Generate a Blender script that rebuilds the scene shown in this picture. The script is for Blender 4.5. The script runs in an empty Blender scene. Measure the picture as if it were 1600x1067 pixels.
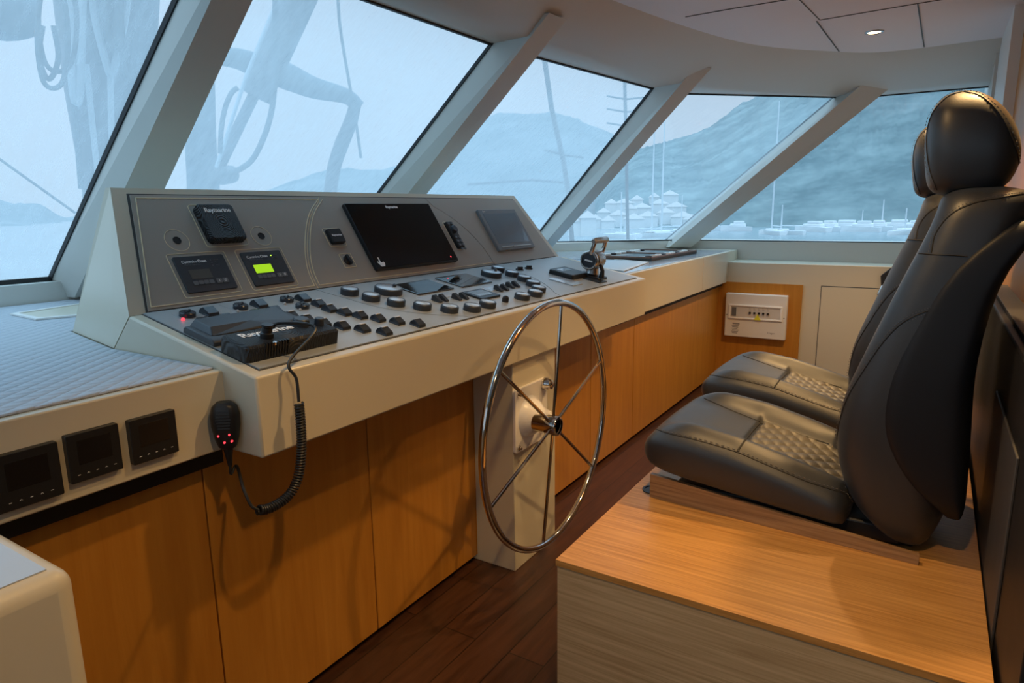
import bpy, math, random
from mathutils import Vector, Matrix, noise
from mathutils.bvhtree import BVHTree
random.seed(7)
SC = bpy.context.scene
COL = SC.collection
R = math.radians
PI = math.pi

# ------------------------------------------------------------------ camera
FPX, YAW, PITCH, ROLL, CAMZ = 1037.94, 0.563848, 0.1953915, -0.01335, 1.4
fw = Vector((math.cos(YAW)*math.cos(PITCH), math.sin(YAW)*math.cos(PITCH), -math.sin(PITCH)))
r0 = Vector((math.sin(YAW), -math.cos(YAW), 0)); u0 = r0.cross(fw)
rt = r0*math.cos(ROLL) + u0*math.sin(ROLL); up = -r0*math.sin(ROLL) + u0*math.cos(ROLL)
CAM = Vector((0, 0, CAMZ))
cd = bpy.data.cameras.new('camera'); cam = bpy.data.objects.new('camera', cd); COL.objects.link(cam)
cd.sensor_fit = 'HORIZONTAL'; cd.sensor_width = 36; cd.lens = FPX/1600*36; cd.clip_start = .02; cd.clip_end = 3000
M = Matrix((rt, up, -fw)).transposed().to_4x4(); M.translation = CAM
cam.matrix_world = M
SC.camera = cam

# ------------------------------------------------------------------ view, world, lights
SC.view_settings.view_transform = 'Standard'; SC.view_settings.look = 'None'
SC.view_settings.gamma = 1; SC.view_settings.use_curve_mapping = False
SC.view_settings.exposure = 0.0
w = bpy.data.worlds.new('overcast_sky'); SC.world = w; w.use_nodes = True
nt = w.node_tree; nt.nodes.clear()
wo = nt.nodes.new('ShaderNodeOutputWorld'); bg = nt.nodes.new('ShaderNodeBackground')
tc = nt.nodes.new('ShaderNodeTexCoord'); sx = nt.nodes.new('ShaderNodeSeparateXYZ')
cr = nt.nodes.new('ShaderNodeValToRGB')
cr.color_ramp.elements[0].position = 0.46; cr.color_ramp.elements[0].color = (.11, .17, .20, 1)
cr.color_ramp.elements[1].position = 0.90; cr.color_ramp.elements[1].color = (.56, .82, 1.0, 1)
e = cr.color_ramp.elements.new(0.50); e.color = (.225, .230, .240, 1)
e = cr.color_ramp.elements.new(0.70); e.color = (.275, .272, .290, 1)
ma = nt.nodes.new('ShaderNodeMath'); ma.operation = 'MULTIPLY_ADD'; ma.inputs[1].default_value = .5; ma.inputs[2].default_value = .5
nz = nt.nodes.new('ShaderNodeTexNoise'); nz.inputs['Scale'].default_value = 2.5; nz.inputs['Detail'].default_value = 4
mx = nt.nodes.new('ShaderNodeMix'); mx.data_type = 'RGBA'; mx.blend_type = 'MULTIPLY'; mx.inputs[0].default_value = .35
nt.links.new(tc.outputs['Generated'], sx.inputs[0]); nt.links.new(sx.outputs['Z'], ma.inputs[0]); nt.links.new(ma.outputs[0], cr.inputs[0])
nt.links.new(tc.outputs['Generated'], nz.inputs['Vector'])
nt.links.new(cr.outputs[0], mx.inputs[6]); nt.links.new(nz.outputs['Fac'], mx.inputs[7])
nt.links.new(mx.outputs[2], bg.inputs[0]); nt.links.new(bg.outputs[0], wo.inputs[0])
bg.inputs[1].default_value = 3.3
WARM = (1, .61, .25)
CEIL = 2.3
LAMPS = [(4.22, .372, 80), (2.35, -.15, 68), (1.55, .55, 42), (.55, .15, 40), (2.0, -.9, 0), (.2, -.8, 18), (3.1, .34, 46)]  # warm fill behind the viewpoint and a lamp for the right doors are added

# ------------------------------------------------------------------ materials
def newmat(name):
    m = bpy.data.materials.new(name); m.use_nodes = True
    return m, m.node_tree, m.node_tree.nodes['Principled BSDF']
def setp(b, **k):
    for n, v in k.items(): b.inputs[n].default_value = v
def flat(name, col, rough=.5, metal=0, emit=None, es=0, spec=.5, coat=0, mottled=0, bump=0, bscale=200):
    m, t, b = newmat(name)
    setp(b, **{'Base Color': (*col, 1), 'Roughness': rough, 'Metallic': metal, 'Specular IOR Level': spec, 'Coat Weight': coat})
    if emit: setp(b, **{'Emission Color': (*emit, 1), 'Emission Strength': es})
    tcn = t.nodes.new('ShaderNodeTexCoord')
    n = t.nodes.new('ShaderNodeTexNoise'); n.inputs['Scale'].default_value = 9; n.inputs['Detail'].default_value = 5
    t.links.new(tcn.outputs['Object'], n.inputs['Vector'])
    mr = t.nodes.new('ShaderNodeMapRange'); mr.inputs[3].default_value = max(.02, rough*.9); mr.inputs[4].default_value = min(1, rough*1.1)
    t.links.new(n.outputs['Fac'], mr.inputs[0]); t.links.new(mr.outputs[0], b.inputs['Roughness'])
    if bump:
        n2 = t.nodes.new('ShaderNodeTexNoise'); n2.inputs['Scale'].default_value = bscale; n2.inputs['Detail'].default_value = 3
        t.links.new(tcn.outputs['Object'], n2.inputs['Vector'])
        bp = t.nodes.new('ShaderNodeBump'); bp.inputs['Strength'].default_value = bump; bp.inputs['Distance'].default_value = .002
        t.links.new(n2.outputs['Fac'], bp.inputs['Height']); t.links.new(bp.outputs[0], b.inputs['Normal'])
    return m
def wood(name, c1, c2, scale, rough=.4, planks=None, fine=1.0, contrast=1.0):
    """scale = xyz stretch of the grain noise; small along the grain"""
    m, t, b = newmat(name)
    tcn = t.nodes.new('ShaderNodeTexCoord')
    mp = t.nodes.new('ShaderNodeMapping'); mp.inputs['Scale'].default_value = scale
    t.links.new(tcn.outputs['Object'], mp.inputs[0])
    n = t.nodes.new('ShaderNodeTexNoise'); n.inputs['Scale'].default_value = 3; n.inputs['Detail'].default_value = 8; n.inputs['Roughness'].default_value = .65; n.inputs['Distortion'].default_value = .4
    t.links.new(mp.outputs[0], n.inputs['Vector'])
    r = t.nodes.new('ShaderNodeValToRGB'); r.color_ramp.elements[0].position = .5-.22/contrast; r.color_ramp.elements[1].position = .5+.2/contrast
    r.color_ramp.elements[0].color = (*c1, 1); r.color_ramp.elements[1].color = (*c2, 1)
    t.links.new(n.outputs['Fac'], r.inputs[0])
    out = r.outputs[0]
    if planks:
        br = t.nodes.new('ShaderNodeTexBrick'); br.inputs['Scale'].default_value = 1
        br.inputs['Brick Width'].default_value = planks[0]; br.inputs['Row Height'].default_value = planks[1]; br.inputs['Mortar Size'].default_value = .0022
        br.inputs['Color1'].default_value = (.75, .75, .75, 1); br.inputs['Color2'].default_value = (1.15, 1.1, 1.05, 1); br.inputs['Mortar'].default_value = (.2, .2, .2, 1)
        t.links.new(tcn.outputs['Object'], br.inputs['Vector'])
        mm = t.nodes.new('ShaderNodeMix'); mm.data_type = 'RGBA'; mm.blend_type = 'MULTIPLY'; mm.inputs[0].default_value = 1
        t.links.new(out, mm.inputs[6]); t.links.new(br.outputs['Color'], mm.inputs[7]); out = mm.outputs[2]
    t.links.new(out, b.inputs['Base Color'])
    bp = t.nodes.new('ShaderNodeBump'); bp.inputs['Strength'].default_value = .15; bp.inputs['Distance'].default_value = .002
    t.links.new(n.outputs['Fac'], bp.inputs['Height']); t.links.new(bp.outputs[0], b.inputs['Normal'])
    setp(b, Roughness=rough)
    return m
def glass(name, dirt_haze, tint=(.88, .95, 1.0), veil=(.66, .75, .82), streak=True):
    m, t, b = newmat(name); t.nodes.remove(b)
    o = t.nodes['Material Output']
    tr = t.nodes.new('ShaderNodeBsdfTransparent'); tr.inputs[0].default_value = (*tint, 1)
    tl = t.nodes.new('ShaderNodeBsdfTranslucent'); tl.inputs[0].default_value = (*veil, 1)  # veil layer: pane dirt plus outdoor haze put into the glass
    gl = t.nodes.new('ShaderNodeBsdfGlossy'); gl.inputs['Roughness'].default_value = .05
    mix = t.nodes.new('ShaderNodeMixShader'); m2 = t.nodes.new('ShaderNodeMixShader'); m2.inputs[0].default_value = .03
    tcn = t.nodes.new('ShaderNodeTexCoord'); mp = t.nodes.new('ShaderNodeMapping'); mp.inputs['Scale'].default_value = (14, 3, 3); mp.inputs['Rotation'].default_value = (0, 0, .35)
    n = t.nodes.new('ShaderNodeTexNoise'); n.inputs['Scale'].default_value = 3.5; n.inputs['Detail'].default_value = 9; n.inputs['Roughness'].default_value = .7
    t.links.new(tcn.outputs['Object'], mp.inputs[0]); t.links.new(mp.outputs[0], n.inputs['Vector'])
    mr = t.nodes.new('ShaderNodeMapRange'); mr.inputs[1].default_value = .3; mr.inputs[2].default_value = .7
    mr.inputs[3].default_value = dirt_haze*.85; mr.inputs[4].default_value = dirt_haze*1.15
    t.links.new(n.outputs['Fac'], mr.inputs[0]); t.links.new(mr.outputs[0], mix.inputs[0])
    t.links.new(tr.outputs[0], mix.inputs[1]); t.links.new(tl.outputs[0], mix.inputs[2])
    t.links.new(mix.outputs[0], m2.inputs[1]); t.links.new(gl.outputs[0], m2.inputs[2]); t.links.new(m2.outputs[0], o.inputs[0])
    return m
def quilt(name, col, size, rough=.5, strength=.6, dist=.01):
    m, t, b = newmat(name); setp(b, **{'Base Color': (*col, 1), 'Roughness': rough})
    tcn = t.nodes.new('ShaderNodeTexCoord'); s = t.nodes.new('ShaderNodeSeparateXYZ'); t.links.new(tcn.outputs['Object'], s.inputs[0])
    outs = []
    for sg in (1, -1):
        a = t.nodes.new('ShaderNodeMath'); a.operation = 'MULTIPLY_ADD'; a.inputs[1].default_value = sg*1.376; t.links.new(s.outputs['Y'], a.inputs[0]); t.links.new(s.outputs['X'], a.inputs[2])
        k = t.nodes.new('ShaderNodeMath'); k.operation = 'MULTIPLY'; k.inputs[1].default_value = PI/size; t.links.new(a.outputs[0], k.inputs[0])
        q = t.nodes.new('ShaderNodeMath'); q.operation = 'SINE'; t.links.new(k.outputs[0], q.inputs[0])
        ab = t.nodes.new('ShaderNodeMath'); ab.operation = 'ABSOLUTE'; t.links.new(q.outputs[0], ab.inputs[0])
        pw = t.nodes.new('ShaderNodeMath'); pw.operation = 'POWER'; pw.inputs[1].default_value = .6; t.links.new(ab.outputs[0], pw.inputs[0]); outs.append(pw)
    mu = t.nodes.new('ShaderNodeMath'); mu.operation = 'MULTIPLY'; t.links.new(outs[0].outputs[0], mu.inputs[0]); t.links.new(outs[1].outputs[0], mu.inputs[1])
    bp = t.nodes.new('ShaderNodeBump'); bp.inputs['Strength'].default_value = strength; bp.inputs['Distance'].default_value = dist
    t.links.new(mu.outputs[0], bp.inputs['Height']); t.links.new(bp.outputs[0], b.inputs['Normal'])
    return m
def wavy(name, col, rough, scale):
    m, t, b = newmat(name); setp(b, **{'Base Color': (*col, 1), 'Roughness': rough})
    tcn = t.nodes.new('ShaderNodeTexCoord'); wv = t.nodes.new('ShaderNodeTexWave'); wv.wave_type = 'RINGS'; wv.rings_direction = 'SPHERICAL'
    wv.inputs['Scale'].default_value = scale; wv.inputs['Distortion'].default_value = 1.5
    t.links.new(tcn.outputs['Object'], wv.inputs['Vector'])
    bp = t.nodes.new('ShaderNodeBump'); bp.inputs['Strength'].default_value = .9; bp.inputs['Distance'].default_value = .003
    t.links.new(wv.outputs['Fac'], bp.inputs['Height']); t.links.new(bp.outputs[0], b.inputs['Normal'])
    return m
MT = dict(
    cream=flat('cream_lacquer', (.63, .58, .45), .30, bump=.03, bscale=60),
    window_trim=flat('cream_window_trim', (.57, .56, .51), .42),
    panel=flat('grey_beige_panel', (.36, .335, .285), .42, bump=.05, bscale=400),
    panel_line=flat('pale_engraved_line', (.85, .75, .50), .5),
    dark_gap=flat('dark_gap', (.012, .011, .010), .7),
    groove=flat('dark_groove', (.05, .05, .048), .6),
    ceiling=flat('ceiling_panel', (.78, .77, .80), .75, bump=.08, bscale=300),
    seal=flat('black_seal', (.008, .009, .011), .55),
    oak=wood('oak_veneer_upright', (.44, .175, .020), (.56, .25, .036), (9, 9, .6), .36),
    oak_top=wood('oak_veneer_level', (.40, .18, .040), (.66, .34, .10), (34, 1.1, 34), .38, contrast=1.2),
    oak_side=wood('oak_veneer_side', (.44, .30, .15), (.66, .49, .28), (3, 1.0, 42), .45, contrast=1.3),
    oak_board=wood('oak_veneer_board', (.24, .13, .06), (.42, .25, .12), (3, 1.2, 40), .4, contrast=1.4),
    floor=wood('walnut_floor', (.035, .014, .008), (.085, .034, .017), (1.2, 12, 12), .32, planks=(1.6, .13)),
    walnut=wood('walnut_frame', (.12, .055, .032), (.22, .11, .065), (3, 14, 14), .4),
    leather=flat('black_leather', (.015, .018, .023), .46, spec=.8, bump=.10, bscale=260),
    leather_shell=flat('black_leather_back', (.009, .011, .016), .5, spec=.3, bump=.06, bscale=260),
    stitch=flat('grey_stitching', (.11, .105, .10), .6),
    quilt_leather=flat('quilted_leather', (.085, .075, .055), .5, spec=.9, bump=.06, bscale=300),  # khaki base carries the warm lamp sheen; the leather is black
    quilt_pad=quilt('quilted_vinyl', (.44, .47, .51), .058, .5, .5, .012),
    black=flat('black_plastic', (.012, .013, .015), .42),
    black_soft=flat('charcoal_plastic', (.035, .042, .052), .45),
    black_rib=wavy('ribbed_black_plastic', (.012, .012, .013), .5, 75),
    black_gloss=flat('black_screen_glass', (.004, .004, .005), .12, spec=.25),
    screen_dark=flat('dark_lcd', (.010, .009, .009), .25),
    glass_plate=flat('mirror_black_glass', (.01, .011, .013), .04, spec=1.0, coat=1),
    rocker=flat('rocker_switch_plastic', (.032, .038, .048), .25),
    rocker_highlight=flat('rocker_highlight_strip', (.55, .57, .60), .35),  # pale strip paints the highlight on the rocker tops
    lens=flat('dial_lens', (.42, .48, .54), .18, coat=.5),
    grey_plastic=flat('grey_bezel', (.16, .17, .18), .4),
    lcd_grey=flat('grey_lcd', (.13, .17, .21), .2, coat=.4),
    lcd_off=flat('unlit_lcd', (.09, .095, .085), .35),
    lcd_green=flat('green_lcd', (.25, .5, .02), .4, emit=(.42, .78, .01), es=.75),
    key_grey=flat('grey_keys', (.14, .145, .15), .5),
    print_white=flat('white_print', (.95, .95, .93), .5),
    led_red=flat('red_led', (.8, .05, .05), .4, emit=(1, .04, .06), es=2.5),
    led_green=flat('green_led', (.3, .8, .05), .4, emit=(.5, 1, .05), es=3),
    led_off=flat('unlit_led', (.5, .5, .5), .3),
    plate=flat('pale_plate', (.42, .47, .52), .16, coat=.5),
    chrome=flat('polished_steel', (.62, .58, .54), .09, 1),
    steel=flat('brushed_steel', (.42, .41, .40), .28, 1),
    white=flat('white_plastic', (.78, .76, .72), .4),
    white_gloss=flat('white_enamel', (.92, .90, .86), .28, coat=.3),
    sticker=flat('grey_print', (.30, .29, .30), .6),
    yellow=flat('yellow_tag', (.75, .72, .05), .5),
    board_field=flat('green_playing_field', (.10, .13, .13), .6),
    chk_white=flat('ivory_checker', (.75, .72, .66), .35),
    chk_dark=flat('dark_checker', (.04, .03, .03), .35),
    bulkhead=flat('black_lacquer', (.006, .006, .007), .5),
    bulkhead_inset=flat('charcoal_inset', (.05, .047, .046), .55),
    lens_lit=flat('lit_lamp_lens', (1, .9, .7), .4, emit=(1, .72, .40), es=14),
    sea=flat('grey_sea', (.20, .30, .34), .22, bump=.6, bscale=.35),
    boat=flat('white_hull', (.86, .88, .90), .5),
    boat_mast=flat('aluminium_mast', (.62, .68, .72), .5),
    house=flat('white_render', (.72, .74, .74), .8),
    roof=flat('tile_roof', (.55, .50, .47), .8),
    deck_mast=flat('painted_mast', (.11, .12, .13), .5),
    sailcloth=flat('furled_sailcloth', (.12, .15, .17), .9, bump=.4, bscale=8),
    rope=flat('rope', (.12, .14, .15), .9, bump=.6, bscale=80), rope_pale=flat('pale_rope', (.50, .53, .55), .9, bump=.6, bscale=80),
    mat=flat('pale_mat', (.60, .62, .62), .45),
)
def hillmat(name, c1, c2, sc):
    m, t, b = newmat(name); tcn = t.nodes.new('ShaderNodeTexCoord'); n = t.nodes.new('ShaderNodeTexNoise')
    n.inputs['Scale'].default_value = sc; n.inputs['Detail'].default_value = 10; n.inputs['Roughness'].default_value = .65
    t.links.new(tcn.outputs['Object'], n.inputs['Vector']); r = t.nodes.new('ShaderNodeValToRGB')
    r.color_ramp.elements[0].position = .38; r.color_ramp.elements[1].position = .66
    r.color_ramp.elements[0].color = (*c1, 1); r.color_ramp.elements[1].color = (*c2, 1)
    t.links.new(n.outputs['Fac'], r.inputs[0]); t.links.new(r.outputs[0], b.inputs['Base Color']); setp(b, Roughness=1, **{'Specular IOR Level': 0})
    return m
for k_ in ('leather', 'quilt_leather'):
    b_ = MT[k_].node_tree.nodes['Principled BSDF']; setp(b_, **{'Sheen Weight': .08, 'Sheen Roughness': .45, 'Sheen Tint': (1, .93, .80, 1)})
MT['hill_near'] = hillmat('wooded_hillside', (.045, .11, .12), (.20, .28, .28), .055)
MT['hill_far'] = hillmat('distant_hill', (.15, .19, .20), (.26, .29, .30), .012)  # pale blue-grey tones carry the distance haze in the colour
GL = [glass('hazy_glass_%s' % k, d) for k, d in (('one', .29), ('two', .34), ('three', .32), ('four', .20), ('five', .14))]

# ------------------------------------------------------------------ helpers
def ray(x, y): return fw*FPX + rt*(x-800) - up*(y-533.5)
def onp(p0, n, x, y):
    d = ray(x, y); return CAM + d*((Vector(p0)-CAM).dot(n)/d.dot(n))
def onX(v, x, y): return onp((v, 0, 0), Vector((1, 0, 0)), x, y)
def onY(v, x, y): return onp((0, v, 0), Vector((0, 1, 0)), x, y)
def onZ(v, x, y): return onp((0, 0, v), Vector((0, 0, 1)), x, y)
def far(x, y, d): return CAM + ray(x, y).normalized()*d
class MB:
    def __init__(s): s.v = []; s.f = []; s.mi = []
    def add(s, vs, fs, mi=0):
        o = len(s.v); s.v += [Vector(p) for p in vs]; s.f += [[i+o for i in f] for f in fs]; s.mi += [mi]*len(fs); return s
    def box(s, a, b, mi=0):
        x0, y0, z0 = a; x1, y1, z1 = b
        return s.add([(x0,y0,z0),(x1,y0,z0),(x1,y1,z0),(x0,y1,z0),(x0,y0,z1),(x1,y0,z1),(x1,y1,z1),(x0,y1,z1)],
                     [(3,2,1,0),(4,5,6,7),(0,1,5,4),(1,2,6,5),(2,3,7,6),(3,0,4,7)], mi)
    def prism(s, poly, vec, mi=0):
        n = len(poly); vec = Vector(vec)
        return s.add([Vector(p) for p in poly]+[Vector(p)+vec for p in poly],
                     [list(range(n))[::-1], list(range(n, 2*n))]+[(i, (i+1) % n, n+(i+1) % n, n+i) for i in range(n)], mi)
    def loft(s, rings, cap=True, mi=0, closed=True):
        n = len(rings[0]); vs = [p for r in rings for p in r]; fs = []
        for k in range(len(rings)-1):
            for i in range(n if closed else n-1):
                j = (i+1) % n; fs.append((k*n+i, k*n+j, (k+1)*n+j, (k+1)*n+i))
        if cap and closed: fs += [list(range(n))[::-1], [(len(rings)-1)*n+i for i in range(n)]]
        return s.add(vs, fs, mi)
    def tube(s, pts, r, seg=8, mi=0, closed=False):
        pts = [Vector(p) for p in pts]; n = len(pts); rings = []
        rs = r if isinstance(r, (list, tuple)) else [r]*n
        t0 = (pts[1]-pts[0]).normalized(); nrm = t0.orthogonal().normalized()
        for i in range(n):
            if closed: t = (pts[(i+1) % n]-pts[i-1]).normalized()
            else: t = (pts[min(i+1, n-1)]-pts[max(i-1, 0)]).normalized()
            nrm = (nrm - t*nrm.dot(t)).normalized(); b = t.cross(nrm)
            rings.append([pts[i]+(nrm*math.cos(a)+b*math.sin(a))*rs[i] for a in [2*PI*k/seg for k in range(seg)]])
        if closed:
            # align last to first by plain closing
            vs = [p for q in rings for p in q]; fs = []
            for k in range(n):
                k2 = (k+1) % n
                for i in range(seg):
                    j = (i+1) % seg; fs.append((k*seg+i, k*seg+j, k2*seg+j, k2*seg+i))
            return s.add(vs, fs, mi)
        return s.loft(rings, True, mi)
    def lathe(s, prof, o=(0,0,0), ax=(0,0,1), seg=32, mi=0, sx=1, sy=1):
        ax = Vector(ax).normalized(); a = ax.orthogonal().normalized()
        if abs(ax.z) > .99: a = Vector((1, 0, 0))
        b = ax.cross(a); o = Vector(o)
        rings = [[o+ax*h+(a*math.cos(t)*sx+b*math.sin(t)*sy)*r for t in [2*PI*k/seg for k in range(seg)]] for r, h in prof]
        return s.loft(rings, True, mi)
    def build(s, name, mats, parent=None, bevel=0, angle=35, bseg=2, smooth=True, subsurf=0, mw=None):
        me = bpy.data.meshes.new(name); me.from_pydata([tuple(p) for p in s.v], [], s.f)
        if not isinstance(mats, (list, tuple)): mats = [mats]
        for m in mats: me.materials.append(m)
        me.polygons.foreach_set('material_index', s.mi)
        import bmesh as _b
        bm = _b.new(); bm.from_mesh(me); _b.ops.recalc_face_normals(bm, faces=bm.faces); bm.to_mesh(me); bm.free()
        if smooth:
            me.polygons.foreach_set('use_smooth', [True]*len(me.polygons)); me.set_sharp_from_angle(angle=R(angle))
        o = bpy.data.objects.new(name, me); COL.objects.link(o)
        if mw: o.matrix_world = mw
        if parent: o.parent = parent
        if bevel:
            b = o.modifiers.new('bevel', 'BEVEL'); b.width = bevel; b.segments = bseg; b.limit_method = 'ANGLE'; b.angle_limit = R(30); b.harden_normals = False
        if subsurf:
            q = o.modifiers.new('subsurf', 'SUBSURF'); q.levels = subsurf; q.render_levels = subsurf
        return o
def tag(o, label=None, cat=None, group=None, kind=None):
    if label: o['label'] = label
    if cat: o['category'] = cat
    if group: o['group'] = group
    if kind: o['kind'] = kind
    return o
def thing(name, label, cat, mw=None, group=None):
    o = bpy.data.objects.new(name, None); COL.objects.link(o); o.empty_display_size = .05
    if mw is not None: o.matrix_world = mw
    return tag(o, label, cat, group)
def struct(name, mb, mats, parent=None, **k):
    o = mb.build(name, mats, parent, **k)
    if not parent: o['kind'] = 'structure'
    return o
def loc(x, y, z, rz=0): return Matrix.Translation((x, y, z)) @ Matrix.Rotation(rz, 4, 'Z')
def text(s, size, name, mat, parent, mw, bold=False, depth=.0004):
    c = bpy.data.curves.new('t', 'FONT'); c.body = s; c.size = size; c.extrude = depth; c.align_x = 'CENTER'; c.align_y = 'CENTER'
    if bold: c.offset = size*.022
    o = bpy.data.objects.new('t', c); COL.objects.link(o)
    dg = bpy.context.evaluated_depsgraph_get(); me = bpy.data.meshes.new_from_object(o.evaluated_get(dg))
    bpy.data.objects.remove(o); me.materials.clear(); me.materials.append(mat)
    o = bpy.data.objects.new(name, me); COL.objects.link(o); o.parent = parent; o.matrix_local = mw
    return o
def rrect(w, h, r, n=5):
    pts = []
    for cx, cy, a in ((w/2-r, h/2-r, 0), (-w/2+r, h/2-r, 90), (-w/2+r, -h/2+r, 180), (w/2-r, -h/2+r, 270)):
        for k in range(n+1):
            t = R(a+90*k/n); pts.append((cx+r*math.cos(t), cy+r*math.sin(t)))
    return pts
def slab(mb, cx, cy, w, h, r, z0, z1, ch=.002, mi=0):
    """rounded slab with a softened top edge, in local xy"""
    rings = [[(cx+x, cy+y, z0) for x, y in rrect(w, h, r)], [(cx+x, cy+y, z1-ch) for x, y in rrect(w, h, r)],
             [(cx+x, cy+y, z1) for x, y in rrect(w-2*ch, h-2*ch, max(r-ch, .0004))]]
    return mb.loft(rings, True, mi)

# ------------------------------------------------------------------ shell of the wheelhouse
FL = MB().box((-1.2, -2.2, -.05), (6.0, 3.5, 0)); struct('floor', FL, MT['floor'])
SILL = 1.14
GB = [Vector(p) for p in ((-.9, 3.2, 1.14), (1.44, 3.2, 1.14), (3.03, 3.2, 1.14), (4.98, 2.84, 1.13), (5.83, 1.86, 1.123), (5.83, -.30, 1.123))]
GT = [Vector(p) for p in ((-.9, 1.78, 2.13), (1.31, 1.78, 2.13), (2.72, 1.77, 2.13), (4.40, 1.55, 2.13), (5.36, .55, 2.13), (5.40, -.30, 2.13))]
for i in range(5):
    a, b, c, d = GB[i], GB[i+1], GT[i+1], GT[i]
    n = (b-a).cross(d-a).normalized()
    if n.dot(CAM-a) > 0: n = -n
    wd = bpy.data.objects.new('window_%d' % (i+1), None); COL.objects.link(wd); wd['kind'] = 'structure'
    wd.location = (a+b)/2
    off = (a+b)/2
    inner = [a-off, b-off, c-off, d-off]
    MB().prism(inner, n*.012).build('pane', GL[i], wd, smooth=False)
# black seals, traced along the visible pane edges
def seal(pts, k, r=.011, parent=None, inset=.0):
    o = MB(); 
    for a, b in zip(pts[:-1], pts[1:]):
        o.tube([a, b], r, 4)
    s = struct('trim_%d' % k, o, MT['seal'], smooth=False)
    return s
# mullions: glass-side left edge, inner left edge, inner right edge, each given at the foot (z 1.14) and head (z 2.13)
MUL = [
    # foot glass left, foot inner left, foot inner right | head the same
    ((1.356, 3.20), (1.368, 2.95), (1.534, 2.95), (1.245, 1.78), (1.213, 1.53), (1.322, 1.53)),
    ((2.943, 3.20), (2.943, 2.95), (3.11, 2.95), (2.643, 1.77), (2.623, 1.54), (2.76, 1.53)),
    ((4.84, 2.86), (4.74, 2.66), (4.82, 2.60), (4.15, 1.575), (4.085, 1.36), (4.165, 1.29)),
    ((5.80, 2.01), (5.66, 1.86), (5.71, 1.68), (5.27, .69), (5.10, .545), (5.17, .355)),
]
for k, m in enumerate(MUL):
    fz = 1.13; tz = 2.16
    def ext(f, t, z):
        f = Vector((*f, 1.14)); t = Vector((*t, 2.13)); return f+(t-f)*((z-1.14)/.99)
    rings = []
    for z in (1.06, 2.2):
        gl, il, ir = ext(m[0], m[3], z), ext(m[1], m[4], z), ext(m[2], m[5], z)
        gr = gl+(ir-il)*1.0
        rings.append([gl, il, ir, gr])
    struct('trim_%d' % (k+1), MB().loft(rings), MT['window_trim'], smooth=False)
    # seal along the left pane edge
    d = (ext(m[1], m[4], 1.6)-ext(m[0], m[3], 1.6)).normalized()
    s = MB().tube([ext(m[0], m[3], 1.12)+d*.012, ext(m[0], m[3], 2.14)+d*.012], .013 if k == 0 else .010, 4)
    struct('trim_%d' % (k+11), s, MT['seal'], smooth=False)
def catmull(P, n=8):
    P = [Vector(p) for p in P]; out = []
    Q = [2*P[0]-P[1]]+P+[2*P[-1]-P[-2]]
    for i in range(1, len(Q)-2):
        for k in range(n):
            t = k/n; p0, p1, p2, p3 = Q[i-1:i+3]
            out.append(.5*((2*p1)+(p2-p0)*t+(2*p0-5*p1+4*p2-p3)*t*t+(3*p1-p0-3*p2+p3)*t**3))
    out.append(P[-1]); return out
# sill: wall below the glass, its top a narrow ledge out to the pane
WB = [(-.9, 3.12), (1.4, 3.12), (3.0, 3.08), (4.95, 2.75), (5.80, 1.95), (5.80, -.30)]
sill_in = [Vector((x, y, 1.128 if i < 3 else 1.118)) for i, (x, y) in enumerate(WB)]
wb = MB()
for i in range(5):
    a, b = sill_in[i], sill_in[i+1]
    o = Vector((b.y-a.y, -(b.x-a.x), 0)).normalized()*-.35
    wb.add([a, b, b+o, a+o, (a.x, a.y, 0), (b.x, b.y, 0), (b.x+o.x, b.y+o.y, 0), (a.x+o.x, a.y+o.y, 0)],
           [(0,1,2,3),(0,1,5,4),(3,2,6,7),(1,2,6,5),(0,3,7,4)])
struct('wall_front', wb, MT['window_trim'], smooth=False)
sl = MB()
for i in range(5):
    a, b = GB[i], GB[i+1]; inn = (CAM-(a+b)/2); inn.z = 0; inn = Vector((a.y-b.y, b.x-a.x, 0)).normalized()*-1
    if inn.dot(CAM-a) < 0: inn = -inn
    sl.tube([a+inn*.012+Vector((0, 0, -.002)), b+inn*.012+Vector((0, 0, -.002))], .013 if i == 0 else .007, 4)
    sl.tube([GT[i]+inn*.012, GT[i+1]+inn*.012], .010, 4)
struct('trim_20', sl, MT['seal'], smooth=False)
# header: soffit reveal from pane head in to the fascia, then the leaning fascia up to the ceiling
fasc_b = catmull([(-.9, 1.53, 2.13), (1.2, 1.54, 2.13), (2.35, 1.56, 2.13), (3.03, 1.53, 2.13), (4.15, 1.36, 2.13), (5.03, .754, 2.13), (5.18, .352, 2.13), (5.13, -.194, 2.13), (5.12, -.3, 2.13)])
fasc_t = catmull([(-.9, 1.33, CEIL), (1.2, 1.34, CEIL), (2.2, 1.34, CEIL), (2.915, 1.297, CEIL), (4.034, 1.014, CEIL), (4.603, .60, CEIL), (4.793, .318, CEIL), (4.78, -.185, CEIL), (4.78, -.3, CEIL)])
gtn = []
segs = [GT[0], GT[1], GT[2], GT[3], GT[4], GT[5]]
def nearest(p):
    best = None
    for a, b in zip(segs[:-1], segs[1:]):
        t = max(0, min(1, (p-a).dot(b-a)/(b-a).length_squared)); q = a+(b-a)*t
        if best is None or (q-p).length < (best-p).length: best = q
    return best
head = MB()
outer = [nearest(p) for p in fasc_b]
outer_up = [Vector((p.x*1.0, p.y, 2.42)) for p in outer]
head.loft([[p for p in fasc_t], [p for p in fasc_b], [p for p in outer], outer_up], cap=False, closed=False)
struct('trim_21', head, MT['window_trim'], angle=40)
ce = MB().prism([(-1.2, -2.2, CEIL)]+[tuple(p) for p in [Vector((-1.2, 1.33, CEIL))]+fasc_t]+[(5.0, -2.2, CEIL)], (0, 0, .05))
struct('ceiling', ce, MT['ceiling'], smooth=False)
g = MB()
def zline(mb, pts, z, r): mb.tube([onZ(z, *p) for p in pts], r, 4)
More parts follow.
